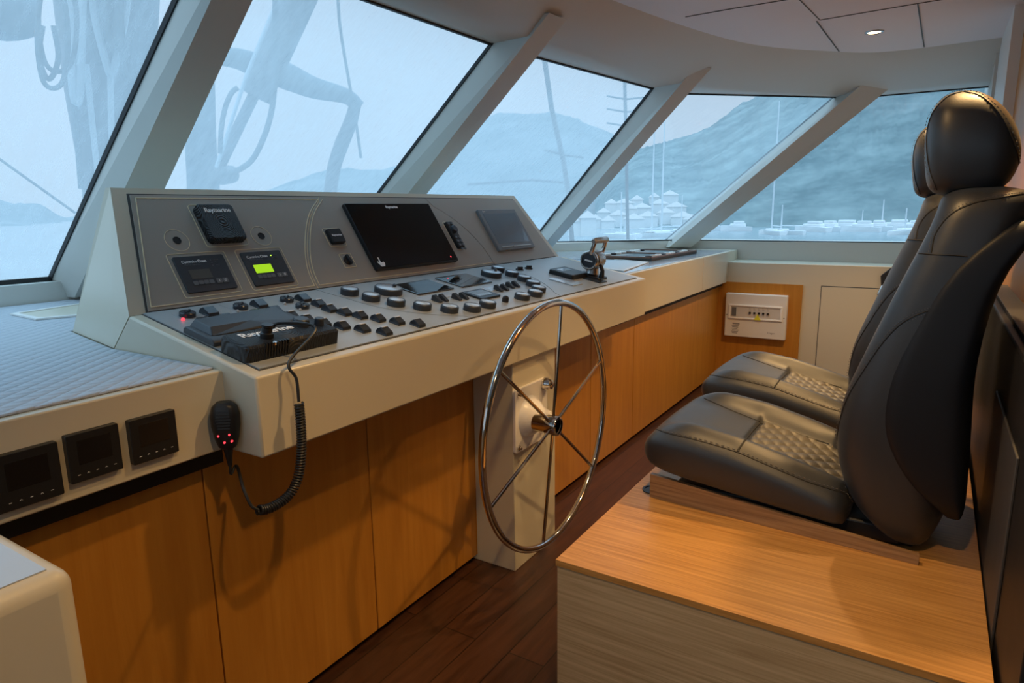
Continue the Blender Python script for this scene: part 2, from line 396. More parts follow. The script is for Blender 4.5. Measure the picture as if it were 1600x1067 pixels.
zline(g, [(1071, 26), (1150, 12), (1260, -6)], CEIL, .004)
zline(g, [(1281, 31), (1434, 5), (1600, -22)], CEIL, .004)
zline(g, [(1276, 33), (1311, 80)], CEIL, .004)
zline(g, [(1434, 5), (1444, 73)], CEIL, .004)
zline(g, [(1281, 31), (1240, -10)], CEIL, .003)
struct('trim_22', g, MT['groove'], smooth=False)
# walls behind and beside the camera
struct('wall_back', MB().box((-1.2, -2.2, 0), (6.0, -2.1, 2.35)), MT['oak'])
struct('wall_left', MB().box((-1.2, -2.1, 0), (-1.1, 3.3, 1.05)).box((-1.2, -2.1, 2.1), (-1.1, 3.3, 2.35)).box((-1.2, -2.1, 1.05), (-1.1, -1.2, 2.1)), MT['window_trim'], smooth=False)
wd = bpy.data.objects.new('window_6', None); COL.objects.link(wd); wd['kind'] = 'structure'; wd.location = (-1.15, 1, 1.05)  # unseen port window, put in to let side skylight reach the console
MB().box((-.006, -2.2, 0), (.006, 2.25, 1.05)).build('pane', GL[4], wd, smooth=False)
# starboard side below the ledge
sw = MB().box((5.5, -.2, 0), (5.8, 1.46, .965))
struct('wall_right', sw, MT['cream'], bevel=.006)
# wall recess liner behind the seats: pale jamb and oak panelling
struct('trim_23', MB().box((4.9, -.26, 0), (5.9, -.2, 2.3)), MT['window_trim'])
struct('trim_24', MB().box((4.05, -.30, 0), (4.9, -.215, 2.3)), MT['white'])
struct('trim_25', MB().box((2.2, -.42, 0), (4.05, -.26, 2.3)), MT['oak'])

# ------------------------------------------------------------------ ceiling lamps
for k, (x, y, pw) in enumerate(LAMPS):
    if pw == 0: continue
    lab = ['round recessed lit downlight in the ceiling above the seats', 'lit ceiling downlight out of frame above the steering wheel', 'lit ceiling downlight out of frame above the console',
           'lit ceiling downlight out of frame near the side counter', '', 'added warm fill lamp out of frame behind the viewpoint', 'added lamp out of frame brightening the right cabinet doors'][k]
    t = thing('ceiling_downlight', lab, 'ceiling light', loc(x, y, CEIL), 'recessed ceiling downlights')
    MB().lathe([(.030, -.001), (.036, -.006), (.045, -.004), (.047, .0), (.047, .004), (.030, .004)], seg=32).build('trim_ring', MT['steel'], t)
    MB().lathe([(.031, -.0025), (.0305, .003)], seg=24).build('lens', MT['lens_lit'], t)
    ld = bpy.data.lights.new('downlight_lamp', 'SPOT'); ld.energy = pw; ld.color = WARM; ld.spot_size = R(105); ld.spot_blend = .55; ld.shadow_soft_size = .03
    lo = bpy.data.objects.new('downlight_lamp', ld); COL.objects.link(lo); lo.parent = t; lo.location = (0, 0, -.03)

# ------------------------------------------------------------------ base cabinets
YC = 1.46
xs = [-.6, .30, .887, 1.445, 2.02, 2.50, 3.078, 3.669, 5.49]
clab = ['closed oak cabinet front at the far left, behind the white cabinet corner', 'oak cabinet front below the wall thermostats', 'oak cabinet front below the hanging microphone cord',
        'oak cabinet front just left of the steering pedestal', 'oak cabinet front directly behind the steering pedestal', 'oak cabinet front just right of the steering pedestal',
        'narrow oak cabinet front under the right end of the console', 'wide oak cabinet front under the right counter']
for i in range(len(xs)-1):
    top = .84 if .887 <= xs[i] < 3.6 else .80
    t = thing('base_cabinet', clab[i], 'cabinet', loc((xs[i]+xs[i+1])/2, YC, 0), 'oak base cabinets')
    hw = (xs[i+1]-xs[i])/2
    MB().box((-hw, .02, .015), (hw, .5, top)).build('body', MT['oak'], t)
    MB().box((-hw+.002, 0, .025), (hw-.002, .02, top-.001)).build('door', MT['oak'], t, bevel=.0012)

# ------------------------------------------------------------------ side counters
CT = 1.043
# port counter with quilted top
pc = thing('side_counter', 'cream side counter on the left with pale quilted top under the window', 'counter', loc(0, 0, 0))
MB().prism([(-1.0, 1.375, .855), (-1.0, 1.375, CT), (-1.0, 1.40, CT), (-1.0, 3.12, CT), (-1.0, 3.12, .9), (-1.0, 1.50, .855)], (1.911+.1, 0, 0)).build('body', MT['cream'], pc, bevel=.004)
MB().box((-1.0, 1.435, .80), (.93, 1.50, .856)).build('shadow_gap', MT['dark_gap'], pc)
MB().prism([(-.98, 1.40, CT), (.907, 1.40, CT), (.907, 1.85, CT), (.989, 2.256, CT), (1.5, 2.256, CT), (1.5, 3.11, CT), (-.98, 3.11, CT)], (0, 0, .006)).build('quilted_top', MT['quilt_pad'], pc, bevel=.003)
# white flush frame near window
fr = [onZ(CT+.007, *p) for p in ((16, 492), (150, 472), (150, 492), (56, 500.5))]
def ring_frame(name, q, w, h, mat, parent, inner_mat):
    c = sum(q, Vector())/4
    inn = [p+(c-p)*w for p in q]
    m = MB(); o = len(m.v)
    up_ = Vector((0, 0, h))
    for i in range(4):
        j = (i+1) % 4
        m.add([q[i], q[j], inn[j], inn[i], q[i]+up_, q[j]+up_, inn[j]+up_, inn[i]+up_], [(4,5,6,7),(0,1,5,4),(3,2,6,7),(0,3,7,4),(1,2,6,5)])
    a = m.build(name, mat, parent, smooth=False)
    b = MB().prism(inn, (0, 0, h*.4)).build(name.replace('frame', 'lid'), inner_mat, parent, smooth=False)
    return a
ring_frame('hatch_frame', fr, .16, .006, MT['white'], pc, MT['cream'])
# starboard counter
sc_ = thing('side_counter', 'cream counter right of the console carrying the wooden game board', 'counter', loc(0, 0, 0))
CR = 1.047
MB().prism([(3.30, 1.40, .80), (3.30, 1.40, CR), (3.30, 3.0, CR), (3.30, 3.0, .85), (3.30, 1.5, .80)], (1.52, 0, 0)).build('body', MT['cream'], sc_, bevel=.004)
MB().prism([(4.82, 1.40, .80), (5.50, 1.40, .80), (5.79, 1.40, .80), (5.79, 1.95, .80), (4.98, 2.72, .80), (4.82, 2.75, .80)], (0, 0, CR-.80)).build('end_section', MT['cream'], sc_, bevel=.004)
MB().box((3.30, 1.43, .772), (5.49, 1.47, .80)).build('shadow_gap', MT['dark_gap'], sc_)
MB().prism([(3.31, 1.425, CR), (5.62, 1.425, CR), (5.62, 2.0, CR), (4.95, 2.68, CR), (3.31, 2.98, CR)], (0, 0, .0025)).build('grey_top', MT['plate'], sc_)
q = [onZ(CR+.004, *p) for p in ((903, 415), (975, 424), (1014, 410), (945, 404))]
ring_frame('hatch_frame', q, .12, .004, MT['white'], sc_, MT['mat'])

# starboard lower wall details
lk = thing('locker', 'cream side locker with flush door on the right wall beside the fuse box', 'locker', loc(5.4985, .3, 0))
MB().box((-.006, -.5, .05), (0, .39, .80)).build('door', MT['cream'], lk, bevel=.001)
MB().box((-.0035, -.505, .045), (.001, .395, .806)).build('door_gap', MT['groove'], lk)
wp = tag(MB().box((5.485, .822, 0), (5.5, 1.46, .806)).build('wall_panel', MT['oak'], bevel=.001), 'oak panel on the right wall behind the white fuse box', 'wall panel')
fb = thing('fuse_box', 'white fuse box with yellow warning sign on the oak panel', 'fuse box', Matrix(((0, 0, -1, 5.485), (-1, 0, 0, 1.153), (0, 1, 0, .545), (0, 0, 0, 1))))
m = MB(); slab(m, 0, 0, .47, .352, .008, 0, .045, .006); m.build('cover', MT['white'], fb)
m = MB()
for a, b in (((-.205, .045), (.205, .058)), ((-.205, -.058), (.205, -.045)), ((-.205, -.045), (-.19, .045)), ((.19, -.045), (.205, .045))):
    m.box((a[0], a[1]+.03, .045), (b[0], b[1]+.03, .054))
m.build('window_surround', MT['white_gloss'], fb, bevel=.002)
MB().box((-.19, -.015, .045), (.19, .075, .048)).build('breaker_window', flat('smoked_window', (.62, .60, .57), .15), fb)
MB().box((-.18, -.005, .048), (-.145, .065, .052)).build('breaker_module', MT['key_grey'], fb)
for i in range(5):
    MB().box((-.045+i*.034, .02, .048), (-.030+i*.034, .034, .058)).build('toggle', MT['black'], fb)
for i in range(5):
    m = MB()
    for kk in range(3): m.box((-.047+i*.034, .047+kk*.008, .048), (-.030+i*.034-kk*.004, .050+kk*.008, .0485))
    m.build('breaker_mark', MT['sticker'], fb)
MB().prism([(-.005, -.028, .055), (.048, -.028, .055), (.022, .022, .055)], (0, 0, .001)).build('warning_sign', MT['yellow'], fb)
m = MB()
m.box((-.17, -.075, .045), (-.115, -.062, .0455))
for i in range(6): m.box((-.175+(.004*(i % 2)), -.088-i*.012, .045), (-.118-(.006*(i % 3)), -.082-i*.012, .0455))
m.build('printed_label', MT['sticker'], fb)
for s in (-1, 1): MB().lathe([(.004, .045), (.004, .047)], o=(s*.218, 0, 0), seg=12).build('screw', MT['black'], fb)
text('Hager', .022, 'lettering', MT['sticker'], fb, Matrix.Translation((.13, -.125, .0455)))

# ------------------------------------------------------------------ helm console
hc = thing('helm_console', 'cream helm console with sloping switch desk and upright grey instrument panel', 'console', loc(0, 0, 0))
XL, XR = .911, 3.30
FT, FBt = (1.255, 1.040), (1.255, .848)   # front edge (y, z)
KN = (1.75, 1.143)
PA = R(33); TOPH = .397
ey = Vector((0, math.sin(PA), math.cos(PA))); en = Vector((0, -math.cos(PA), math.sin(PA)))
TP = (KN[0]+ey.y*TOPH, KN[1]+ey.z*TOPH)
TXL, TXR = 1.016, 3.15
DA = math.atan2(KN[1]-FT[1], KN[0]-FT[0]); DL = math.hypot(KN[1]-FT[1], KN[0]-FT[0])
MD = Matrix.Translation((0, FT[0], FT[1])) @ Matrix.Rotation(DA, 4, 'X')        # desk frame: x along, y up the slope, z out
MP = Matrix((( 1, 0, 0, 0), (0, ey.y, en.y, KN[0]), (0, ey.z, en.z, KN[1]), (0, 0, 0, 1)))  # panel frame
MDi, MPi = MD.inverted(), MP.inverted()
dn = (MD.to_3x3() @ Vector((0, 0, 1)))
def dk(x, y, h=0):  return MDi @ onp(MD @ Vector((0, 0, h)), dn, x, y)
def pn(x, y, h=0):  return MPi @ onp(MP @ Vector((0, 0, h)), en, x, y)
# body: lower wedge + upright
m = MB()
m.prism([(XL, 1.255, .848), (XL, 1.255, 1.040), (XL, 1.75, 1.143), (XL, 1.85, 1.047), (XL, 1.85, .90), (XL, 1.55, .848)], (XR-XL, 0, 0))
m.build('desk_body', MT['cream'], hc, bevel=.006)
m = MB()
bx = [(XL, 1.752, 1.12), (XR-.03, 1.752, 1.12), (XR-.03, 2.065, 1.01), (XL, 2.065, 1.01)]
tp = [(TXL, TP[0], TP[1]), (TXR, TP[0], TP[1]), (TXR, TP[0]+.025, TP[1]), (TXL, TP[0]+.025, TP[1])]
kn_l = [(XL, 1.752, 1.143), (XR-.03, 1.752, 1.143), (XR-.03, 2.062, 1.046), (XL, 2.062, 1.046)]
bot = [(XL+.001, 1.752, 1.1425), (XL+.001, 1.85, 1.048), (.995, 2.25, 1.047), (XR-.115, 2.25, 1.047), (XR-.031, 1.85, 1.048), (XR-.031, 1.752, 1.1425)]
V_ = bot+tp
m.add(V_, [(0, 1, 2, 9, 6), (5, 4, 3, 8, 7), (0, 6, 7, 5), (6, 9, 8, 7), (2, 3, 8, 9), (1, 0, 5, 4), (1, 4, 3, 2)])
m.build('upright_body', MT['cream'], hc, smooth=False)
# grey panels: left, centre, right on the upright; desk the same, set in slightly proud of a dark gap
ARC1 = [(499, 313), (487, 332), (481, 355), (479, 385), (481, 410), (487, 432), (499, 457)]
ARC2 = [(667, 318), (700, 338), (728, 360), (752, 385), (772, 414)]
a1 = [pn(*p) for p in ARC1]; a2 = [pn(*p) for p in ARC2]
UT = TOPH-.026; UB = .004
a1 = catmull(a1, 4); a2 = catmull(a2, 4)
a1[0].y = a2[0].y = UT; a1[-1].y = a2[-1].y = UB
for p in a1+a2: p.y = max(UB, min(UT, p.y))
def lx(v): return XL+.05+(TXL-XL)*(v/TOPH)
def rx(v): return XR-.03-.045-(XR-.03-TXR)*(v/TOPH)
def sheet(poly, z0, z1): return MB().prism([(p[0], p[1], z0) for p in poly], (0, 0, z1-z0))
def placed(mb, name, mat, parent, frame, **k):
    o = mb.build(name, mat, parent, **k); o.matrix_local = frame; return o
gp = .0022
L = [(lx(UT), UT), (lx(UB), UB)]+[(p.x-gp, p.y) for p in reversed(a1)]
Cc = [(p.x+gp, p.y) for p in a1]+[(p.x-gp, p.y) for p in reversed(a2)]
Rr = [(p.x+gp, p.y) for p in a2]+[(rx(UB), UB), (rx(UT), UT)]
placed(sheet([(lx(UT)-.006, UT+.006), (lx(UB)-.006, 0), (rx(UB)+.006, 0), (rx(UT)+.006, UT+.006)], -.002, .0012), 'panel_gap', MT['groove'], hc, MP)
PANEL = []
for poly in (L, Cc, Rr):
    PANEL.append(placed(sheet(poly, 0, .005), 'instrument_panel', MT['panel'], hc, MP, smooth=False))
def pline(pts, parent_frame, r=.0015, z=.0055, mat='panel_line', name='engraved_line', closed=False):
    P = [Vector((p[0], p[1], z)) for p in pts]
    if closed: P = P+[P[0]]
    mm = MB()
    for a, b in zip(P[:-1], P[1:]): mm.tube([a, b], r, 4)
    return placed(mm, name, MT[mat], hc, parent_frame, smooth=False)
ins = .011
pline([(lx(UT)+ins, UT-ins), (lx(UB)+ins, UB+ins)]+[(p.x-ins, max(UB+ins, min(UT-ins, p.y))) for p in reversed(a1)], MP, closed=True)
pline([(p.x+ins, max(UB+ins, min(UT-ins, p.y))) for p in a1]+[(a2[-1].x, UB+ins)], MP)
pline([(p.x, p.y) for p in a1], MP, .0014, .004)
# desk panels
DT = DL-.004; DB = .032
c1 = catmull([dk(*p) for p in ((501, 457), (534, 466), (571, 476.6), (609, 485), (656, 491.6), (702.5, 495), (732, 496))], 4)
c2 = catmull([dk(*p) for p in ((789, 420.6), (820, 430), (842.5, 440), (859, 451.6), (869, 461.5))], 4)
for c in (c1, c2):
    for p in c: p.y = max(DB, min(DT, p.y))
c1[-1].y = DB; c2[-1].y = DB; c1[0].y = DT; c2[0].y = DT
i0, i1 = XL+.035, XR-.06
Dl = [(i0, DT), (i0, DB), (c1[-1].x-gp, DB)]+[(p.x-gp*.7, p.y-gp*.7) for p in reversed(c1[:-1])]
Dc = [(p.x+gp*.7, p.y+gp*.7) for p in c1[:-1]]+[(c1[-1].x+gp, DB), (c2[-1].x-gp, DB)]+[(p.x-gp, p.y) for p in reversed(c2[:-1])]
Dr = [(p.x+gp, p.y) for p in c2]+[(i1, DB), (i1, DT)]
desk_mat = flat('grey_desk_panel', (.35, .375, .38), .34, bump=.03, bscale=400); MT['desk'] = desk_mat  # cool tint of the skylight is put into this base colour
placed(sheet([(i0-.004, DT+.002), (i0-.004, DB-.004), (i1+.004, DB-.004), (i1+.004, DT+.002)], -.004, .0012), 'desk_gap', MT['groove'], hc, MD)
DESK = [placed(sheet(p, 0, .004), 'desk_panel', desk_mat, hc, MD, smooth=False) for p in (Dl, Dc, Dr)]
DZ = .004
# controls on the desk (parts of the desk panels)
def rocker(x, y, s=1.0, hi=True, panel=0):
    p = dk(x, y, .012); w, l = .030*s, .042*s
    mm = MB(); slab(mm, 0, 0, w*1.08, l*1.02, .004, 0, .004, .001)
    prof = [(-l*.5, .003), (-l*.46, .009), (-l*.1, .016), (l*.12, .020), (l*.40, .013), (l*.5, .006)]
    rings = [[(-w/2, v, .002), (-w/2+.001, v, h), (w/2-.001, v, h), (w/2, v, .002)] for v, h in prof]
    mm.loft(rings)
    mats = [MT['rocker']]
    if hi:
        mm.box((-w*.36, l*.0, .0188), (w*.36, l*.16, .0212), 1); mats.append(MT['rocker_highlight'])
    o = mm.build('rocker_switch', mats, DESK[panel], bevel=.0009); o.matrix_local = Matrix.Translation((p.x, p.y, DZ)) @ Matrix.Rotation(R(0), 4, 'Z')
for x, y in ((327, 486), (352, 497), (405, 474), (429, 484.5), (473.5, 465)): rocker(x, y, 1.1, False)
for x, y in ((498, 473.5), (455, 492.5), (479, 498), (505, 504), (515, 481.5), (538.5, 487), (563, 492), (591, 496.5), (621, 501), (534.7, 508), (566.6, 512.5), (601, 517)): rocker(x, y)
rocker(653, 504.5, 1, False)
def knob(x, y, lit):
    p = dk(x, y, .006); mm = MB().lathe([(.021, 0), (.021, .010), (.019, .0125), (.010, .0125), (.0095, .0115), (.0002, .0115)], seg=24)
    mm.box((-.014, -.0025, .012), (.014, .0025, .016)); o = mm.build('rotary_knob', MT['rocker'], DESK[0]); o.matrix_local = Matrix.Translation((p.x, p.y, DZ)) @ Matrix.Rotation(R(35), 4, 'Z')
for x, y in ((293, 492.5), (318, 504), (376, 480.5), (401, 491), (448, 469.5), (472.5, 479.5)): knob(x, y, False)
for i, (x, y) in enumerate(((286, 499), (312, 511.5), (371, 486), (396.5, 496.5), (445, 474.5), (469, 484))):
    p = dk(x, y, .006); o = MB().lathe([(.0045, 0), (.0045, .004), (.003, .006), (.0003, .0065)], seg=12).build('indicator_lamp', MT['led_red' if i == 0 else 'led_off'], DESK[0]); o.matrix_local = Matrix.Translation((p.x, p.y, DZ))
    if i == 0: o['label'] = 'lit red indicator'
def gauge(x, y, r=.031, sy=1.0, lever=False, panel=1, sx=1):
    p = dk(x, y, .014); mm = MB().lathe([(r, 0), (r, .018), (r-.0025, .0215), (r-.006, .0215)], seg=36, sx=sx)
    mm.lathe([(r-.006, .0212), (r-.010, .0228), (.0005, .0238)], seg=36, mi=1, sx=sx)
    mats = [MT['black_soft'], MT['lens']]
    if lever: mm.lathe([(.007, .022), (.0065, .032), (.0005, .034)], o=(r*.35*sx, -r*.2, 0), seg=14); 
    o = mm.build('round_button', mats, DESK[panel]); o.matrix_local = Matrix.Translation((p.x, p.y, DZ))
for x, y in ((546.5, 455), (580, 464), (619, 472), (660, 478), (702.5, 482), (738, 480.5), (762, 475), (816, 463), (836, 458), (841.6, 451.5), (833, 443), (819, 435), (800, 427.5), (778, 420.5)): gauge(x, y)
gauge(607, 453, .050, lever=True); gauge(767.5, 427.5, .046, lever=True)
p = dk(789.6, 469, .01); o = MB().lathe([(.013, 0), (.013, .012), (.011, .019), (.006, .023), (.0005, .024)], seg=20).build('push_knob', MT['black'], DESK[1]); o.matrix_local = Matrix.Translation((p.x, p.y, DZ))
def quadplate(pts, h, name, mat, panel=1, z=DZ, frame=None):
    P = [dk(x, y, z+h) for x, y in pts]
    mm = MB().prism([(p.x, p.y, z-.001) for p in P], (0, 0, h+.001)); o = mm.build(name, mat, DESK[panel], bevel=.0012)
    return o
def rectplate(pts, h, name, mat, panel=1, z=DZ):
    P = [dk(x, y, z+h) for x, y in pts]; c = sum(P, Vector())/4
    xs_ = sorted(p.x for p in P); ys_ = sorted(p.y for p in P)
    x0, x1, y0, y1 = (xs_[0]+xs_[1])/2, (xs_[2]+xs_[3])/2, (ys_[0]+ys_[1])/2, (ys_[2]+ys_[3])/2
    mm = MB(); slab(mm, (x0+x1)/2, (y0+y1)/2, x1-x0, y1-y0, .004, z-.001, z+h, .0012)
    return mm.build(name, mat, DESK[panel]), (x0, x1, y0, y1)
rectplate([(612.5, 445), (669, 436), (709.5, 450), (654.5, 459)], .006, 'glass_touch_plate', MT['glass_plate'])
rectplate([(680, 434), (730, 426), (767, 440), (723, 447.5)], .006, 'glass_touch_plate', MT['glass_plate'])
_, rr = rectplate([(725, 455), (754, 450), (780, 461), (750, 467)], .008, 'small_display', MT['black'])
mm = MB(); slab(mm, (rr[0]+rr[1])/2, (rr[2]+rr[3])/2+.006, (rr[1]-rr[0])*.75, (rr[3]-rr[2])*.6, .002, DZ+.008, DZ+.0088, .0003); mm.build('display_lens', MT['lcd_grey'], DESK[1])
rectplate([(649, 465), (700, 456), (714, 461), (668, 470.5)], .0015, 'legend_plate', MT['plate'])
rectplate([(752, 450), (776, 444.5), (795, 449), (770, 455)], .0015, 'legend_plate', MT['plate'])
for x, y in ((683, 467.5), (693, 466), (714, 464.5), (725, 463), (779, 451), (788.5, 449.5), (797, 446), (806, 444.5)):
    p = dk(x, y, .012); mm = MB(); w_, l_ = .017, .040
    prof = [(-l_*.5, .006), (-l_*.1, .014), (l_*.3, .022), (l_*.5, .018)]
    mm.loft([[(-w_/2, v, .001), (-w_/2+.001, v, h), (w_/2-.001, v, h), (w_/2, v, .001)] for v, h in prof])
    o = mm.build('lever_switch', MT['rocker'], DESK[1], bevel=.0009); o.matrix_local = Matrix.Translation((p.x, p.y, DZ))
for x, y in ((812, 420.5), (826, 418.5)):
    p = dk(x, y, .008); mm = MB(); slab(mm, 0, 0, .038, .018, .003, 0, .006, .001); mm.box((-.014, -.004, .005), (.016, .003, .016))
    o = mm.build('toggle_lever', MT['rocker'], DESK[2], bevel=.001); o.matrix_local = Matrix.Translation((p.x, p.y, DZ)) @ Matrix.Rotation(R(-20), 4, 'Z')
rectplate([(855.6, 435), (870.6, 432), (913, 442), (897, 446)], .004, 'key_plate', MT['plate'], 2)
rectplate([(910, 434), (921, 432), (949, 438.5), (939.5, 442)], .004, 'key_plate', MT['black'], 2)
# engraved legends around the left switches
mm = MB()
for x0, y0, x1, y1 in ((268, 493, 280, 500), (300, 506, 308, 512), (342, 478, 372, 490), (367, 488, 396, 500)):
    a, b = dk(x0, y0), dk(x1, y1); mm.tube([(a.x, a.y, DZ), (b.x, b.y, DZ)], .0007, 4)
placed(mm, 'engraved_line', MT['plate'], hc, MD)
# pedestal
pd = MB().box((2.025, 1.28, 0), (2.355, 1.50, .86)).build('pedestal', MT['cream'], hc, bevel=.003)

# ---- devices on the upright panel
def dev(name, label, cat, u0, u1, v0, v1, group=None, frame=MP, z=.005):
    t = thing(name, label, cat, frame @ Matrix.Translation(((u0+u1)/2, (v0+v1)/2, z)), group)
    return t, u1-u0, v1-v0
def outline(t, w_, h_, k=.012, rad=.008):
    mm = MB(); pts = [(x, y, .0003) for x, y in rrect(w_+2*k, h_+2*k, rad)]
    mm.tube(pts, .0012, 4, closed=True); mm.build('engraved_outline', MT['panel_line'], t, smooth=False)
# main display
t, w_, h_ = dev('chart_display', 'large black chartplotter display in the middle of the console', 'display', 1.842, 2.349, .040, .334)
mm = MB(); slab(mm, 0, 0, w_, h_, .006, 0, .016, .003); mm.build('housing', MT['black'], t)
mm = MB(); slab(mm, 0, 0, w_-.008, h_-.008, .004, .016, .0172, .0005); mm.build('screen', MT['black_gloss'], t)
text('Raymarine', .017, 'lettering', MT['print_white'], t, Matrix.Translation((.0, h_/2-.020, .0174)), True)
MB().lathe([(.0035, .017), (.003, .0180)], o=(w_/2-.045, -h_/2+.020, 0), seg=12).build('power_light', MT['led_red'], t)
mm = MB()   # pointing hand symbol
mm.prism([(-.008, .0), (-.002, .0), (-.002, .020), (-.004, .023), (-.007, .022), (-.008, .018)] and [(-.010, -.002, .0172), (-.004, -.002, .0172), (-.004, .020, .0172), (-.007, .023, .0172), (-.010, .020, .0172)], (0, 0, .0006))
mm.prism([(-.022, .002, .0172), (-.018, .005, .0172), (-.010, -.001, .0172), (.012, .001, .0172), (.015, -.006, .0172), (.009, -.018, .0172), (-.010, -.018, .0172)], (0, 0, .0006))
o = mm.build('touch_symbol', MT['print_white'], t, smooth=False); o.location = (-w_/2+.036, -h_/2+.028, 0)
# right display
t, w_, h_ = dev('touch_display', 'smaller grey touch display at the right end of the console', 'display', 2.700, 3.042, .066, .300)
mm = MB(); slab(mm, 0, 0, w_, h_, .006, 0, .014, .003); mm.build('bezel', MT['grey_plastic'], t)
mm = MB(); slab(mm, 0, .006, w_-.05, h_-.062, .002, .014, .0146, .0003); mm.build('screen', MT['lcd_grey'], t)
mm = MB(); slab(mm, 0, -h_/2+.017, w_*.8, .007, .001, .014, .0165, .0008); mm.build('silver_strip', MT['steel'], t)
text('Faria', .011, 'lettering', MT['print_white'], t, Matrix.Translation((-w_/2+.045, h_/2-.013, .0142)))
# generator panels
for k, (u0_, u1_, v0_, v1_) in enumerate(((1.090, 1.250, .040, .158), (1.311, 1.461, .037, .158))):
    t, w_, h_ = dev('generator_panel', ('black generator panel with blank grey screen, left of the pair', 'black generator panel with lit green screen')[k], 'control panel', u0_, u1_, v0_, v1_, 'generator control panels')
    outline(t, w_, h_)
    mm = MB(); slab(mm, 0, 0, w_, h_, .005, 0, .005, .001); mm.build('faceplate', MT['black_soft'], t)
    mm = MB(); slab(mm, -.018, -.002, .066, .030, .001, .005, .0056, .0002); mm.build('screen', MT['lcd_green' if k else 'lcd_off'], t)
    text('Cummins', .0125, 'lettering', MT['print_white'], t, Matrix.Translation((-.036, h_/2-.019, .0052)))
    text('Onan', .0125, 'lettering', MT['print_white'], t, Matrix.Translation((.004, h_/2-.019, .0052)), True)
    text('Marine Generator', .007, 'lettering', MT['key_grey'], t, Matrix.Translation((-.028, h_/2-.029, .0052)))
    for i, s in enumerate(('Remote', 'Run', 'Fault')[:3 if k == 0 else 2]):
        text(s, .006, 'lettering', MT['key_grey'], t, Matrix.Translation((.048, h_/2-.018-i*.009, .0052)))
        MB().lathe([(.002, .005), (.0018, .0056)], o=(.032, h_/2-.018-i*.009, 0), seg=10).build('indicator_light', MT['led_green' if (k and i == 0) else 'key_grey'], t)
    for i in range(4):
        mm = MB(); slab(mm, -.045+i*.0165, -.030, .0150, .013, .003, .005, .0062, .0004); mm.build('key', MT['key_grey'], t)
    for i, s in enumerate('IO'):
        mm = MB(); slab(mm, .030+i*.020, -.030, .018, .016, .003, .005, .0062, .0004); o = mm.build('key', MT['key_grey'], t)
        text(s, .010, 'lettering', MT['print_white'], t, Matrix.Translation((.030+i*.020, -.030, .0063)))
# square speaker
t, w_, h_ = dev('speaker', 'square black ribbed speaker above the generator panels', 'speaker', 1.226, 1.352, .196, .326)
outline(t, w_, h_, .010, .01)
mm = MB(); slab(mm, 0, 0, w_, h_, .014, 0, .026, .006); mm.build('grille', MT['black_rib'], t)
text('Raymarine', .021, 'lettering', MT['print_white'], t, Matrix.Translation((0, h_/2-.026, .0262)), True)
# small square cover
a = pn(522, 373)
t, w_, h_ = dev('cover_cap', 'small square black card reader cover left of the large display', 'cover', a.x-.032, a.x+.032, a.y-.027, a.y+.033)
outline(t, w_, h_, .008)
mm = MB(); slab(mm, 0, 0, w_, h_, .008, 0, .016, .003); slab(mm, w_/2-.002, 0, .012, h_*.35, .003, 0, .012, .002); mm.build('housing', MT['black'], t)
text('Raymarine', .011, 'lettering', MT['print_white'], t, Matrix.Translation((0, 0, .0162)), True)
a = pn(542, 408)
t, w_, h_ = dev('key_switch', 'small black turning switch below the square cover', 'switch', a.x-.022, a.x+.022, a.y-.022, a.y+.022)
outline(t, w_, h_, .006, .003)
MB().lathe([(.019, 0), (.019, .004), (.016, .006), (.0005, .006)], seg=24).build('escutcheon', MT['black'], t)
mm = MB(); slab(mm, 0, 0, .010, .040, .004, .005, .014, .002); o = mm.build('turn_lever', MT['black'], t); o.rotation_euler.z = R(8)
# round blanks with holes
for k, (x, y) in enumerate(((275.5, 377), (407, 370))):
    a = pn(x, y); t = thing('round_socket', ('round socket hole at the far left of the grey panel', 'round socket hole right of the square speaker')[k], 'socket', MP @ Matrix.Translation((a.x, a.y, .005)), 'round socket holes')
    MB().tube([(.036*math.cos(q_), .036*math.sin(q_), .0003) for q_ in [2*PI*i/36 for i in range(36)]], .0009, 4, closed=True).build('engraved_ring', MT['panel_line'], t)
    MB().lathe([(.0125, 0), (.0115, .002), (.0105, .0006), (.0003, .0004)], seg=24).build('hole', MT['dark_gap'], t)
# keypad remote
a, b = pn(700, 352), pn(716, 389)
t, w_, h_ = dev('keypad', 'slim black keypad with round knob between the two displays', 'keypad', 2.405, 2.452, .112, .285)
a = pn(699, 350, .01)
t.matrix_world = MP @ Matrix.Translation((( pn(697,351).x + pn(718,388).x)/2, (pn(697,351).y+pn(718,388).y)/2, .005))
h_ = pn(697, 350).y-pn(718, 390).y
outline(t, w_, h_, .006)
mm = MB(); slab(mm, 0, 0, w_, h_, .006, 0, .016, .004); mm.build('housing', MT['black'], t)
MB().lathe([(.019, .014), (.018, .026), (.014, .029), (.0005, .029)], o=(0, h_/2-.045, 0), seg=24).build('rotary_knob', MT['black_soft'], t)
for i in range(4):
    for j in (-1, 1):
        mm = MB(); slab(mm, j*.011, h_/2-.084-i*.020, .014, .010, .003, .016, .019, .001); mm.build('key', MT['key_grey'], t)
for j in (-1, 1):
    mm = MB(); slab(mm, j*.012, h_/2-.014, .012, .009, .003, .016, .019, .001); mm.build('key', MT['key_grey'], t)

# ---- devices on the desk
def place_desk(px, h=0, rz=0): 
    p = dk(*px, h+DZ); return MD @ Matrix.Translation((p.x, p.y, DZ)) @ Matrix.Rotation(rz, 4, 'Z')
def fit(pts, h):
    P = [dk(x, y, DZ+h) for x, y in pts]; c = sum(P, Vector())/len(P); return P, c
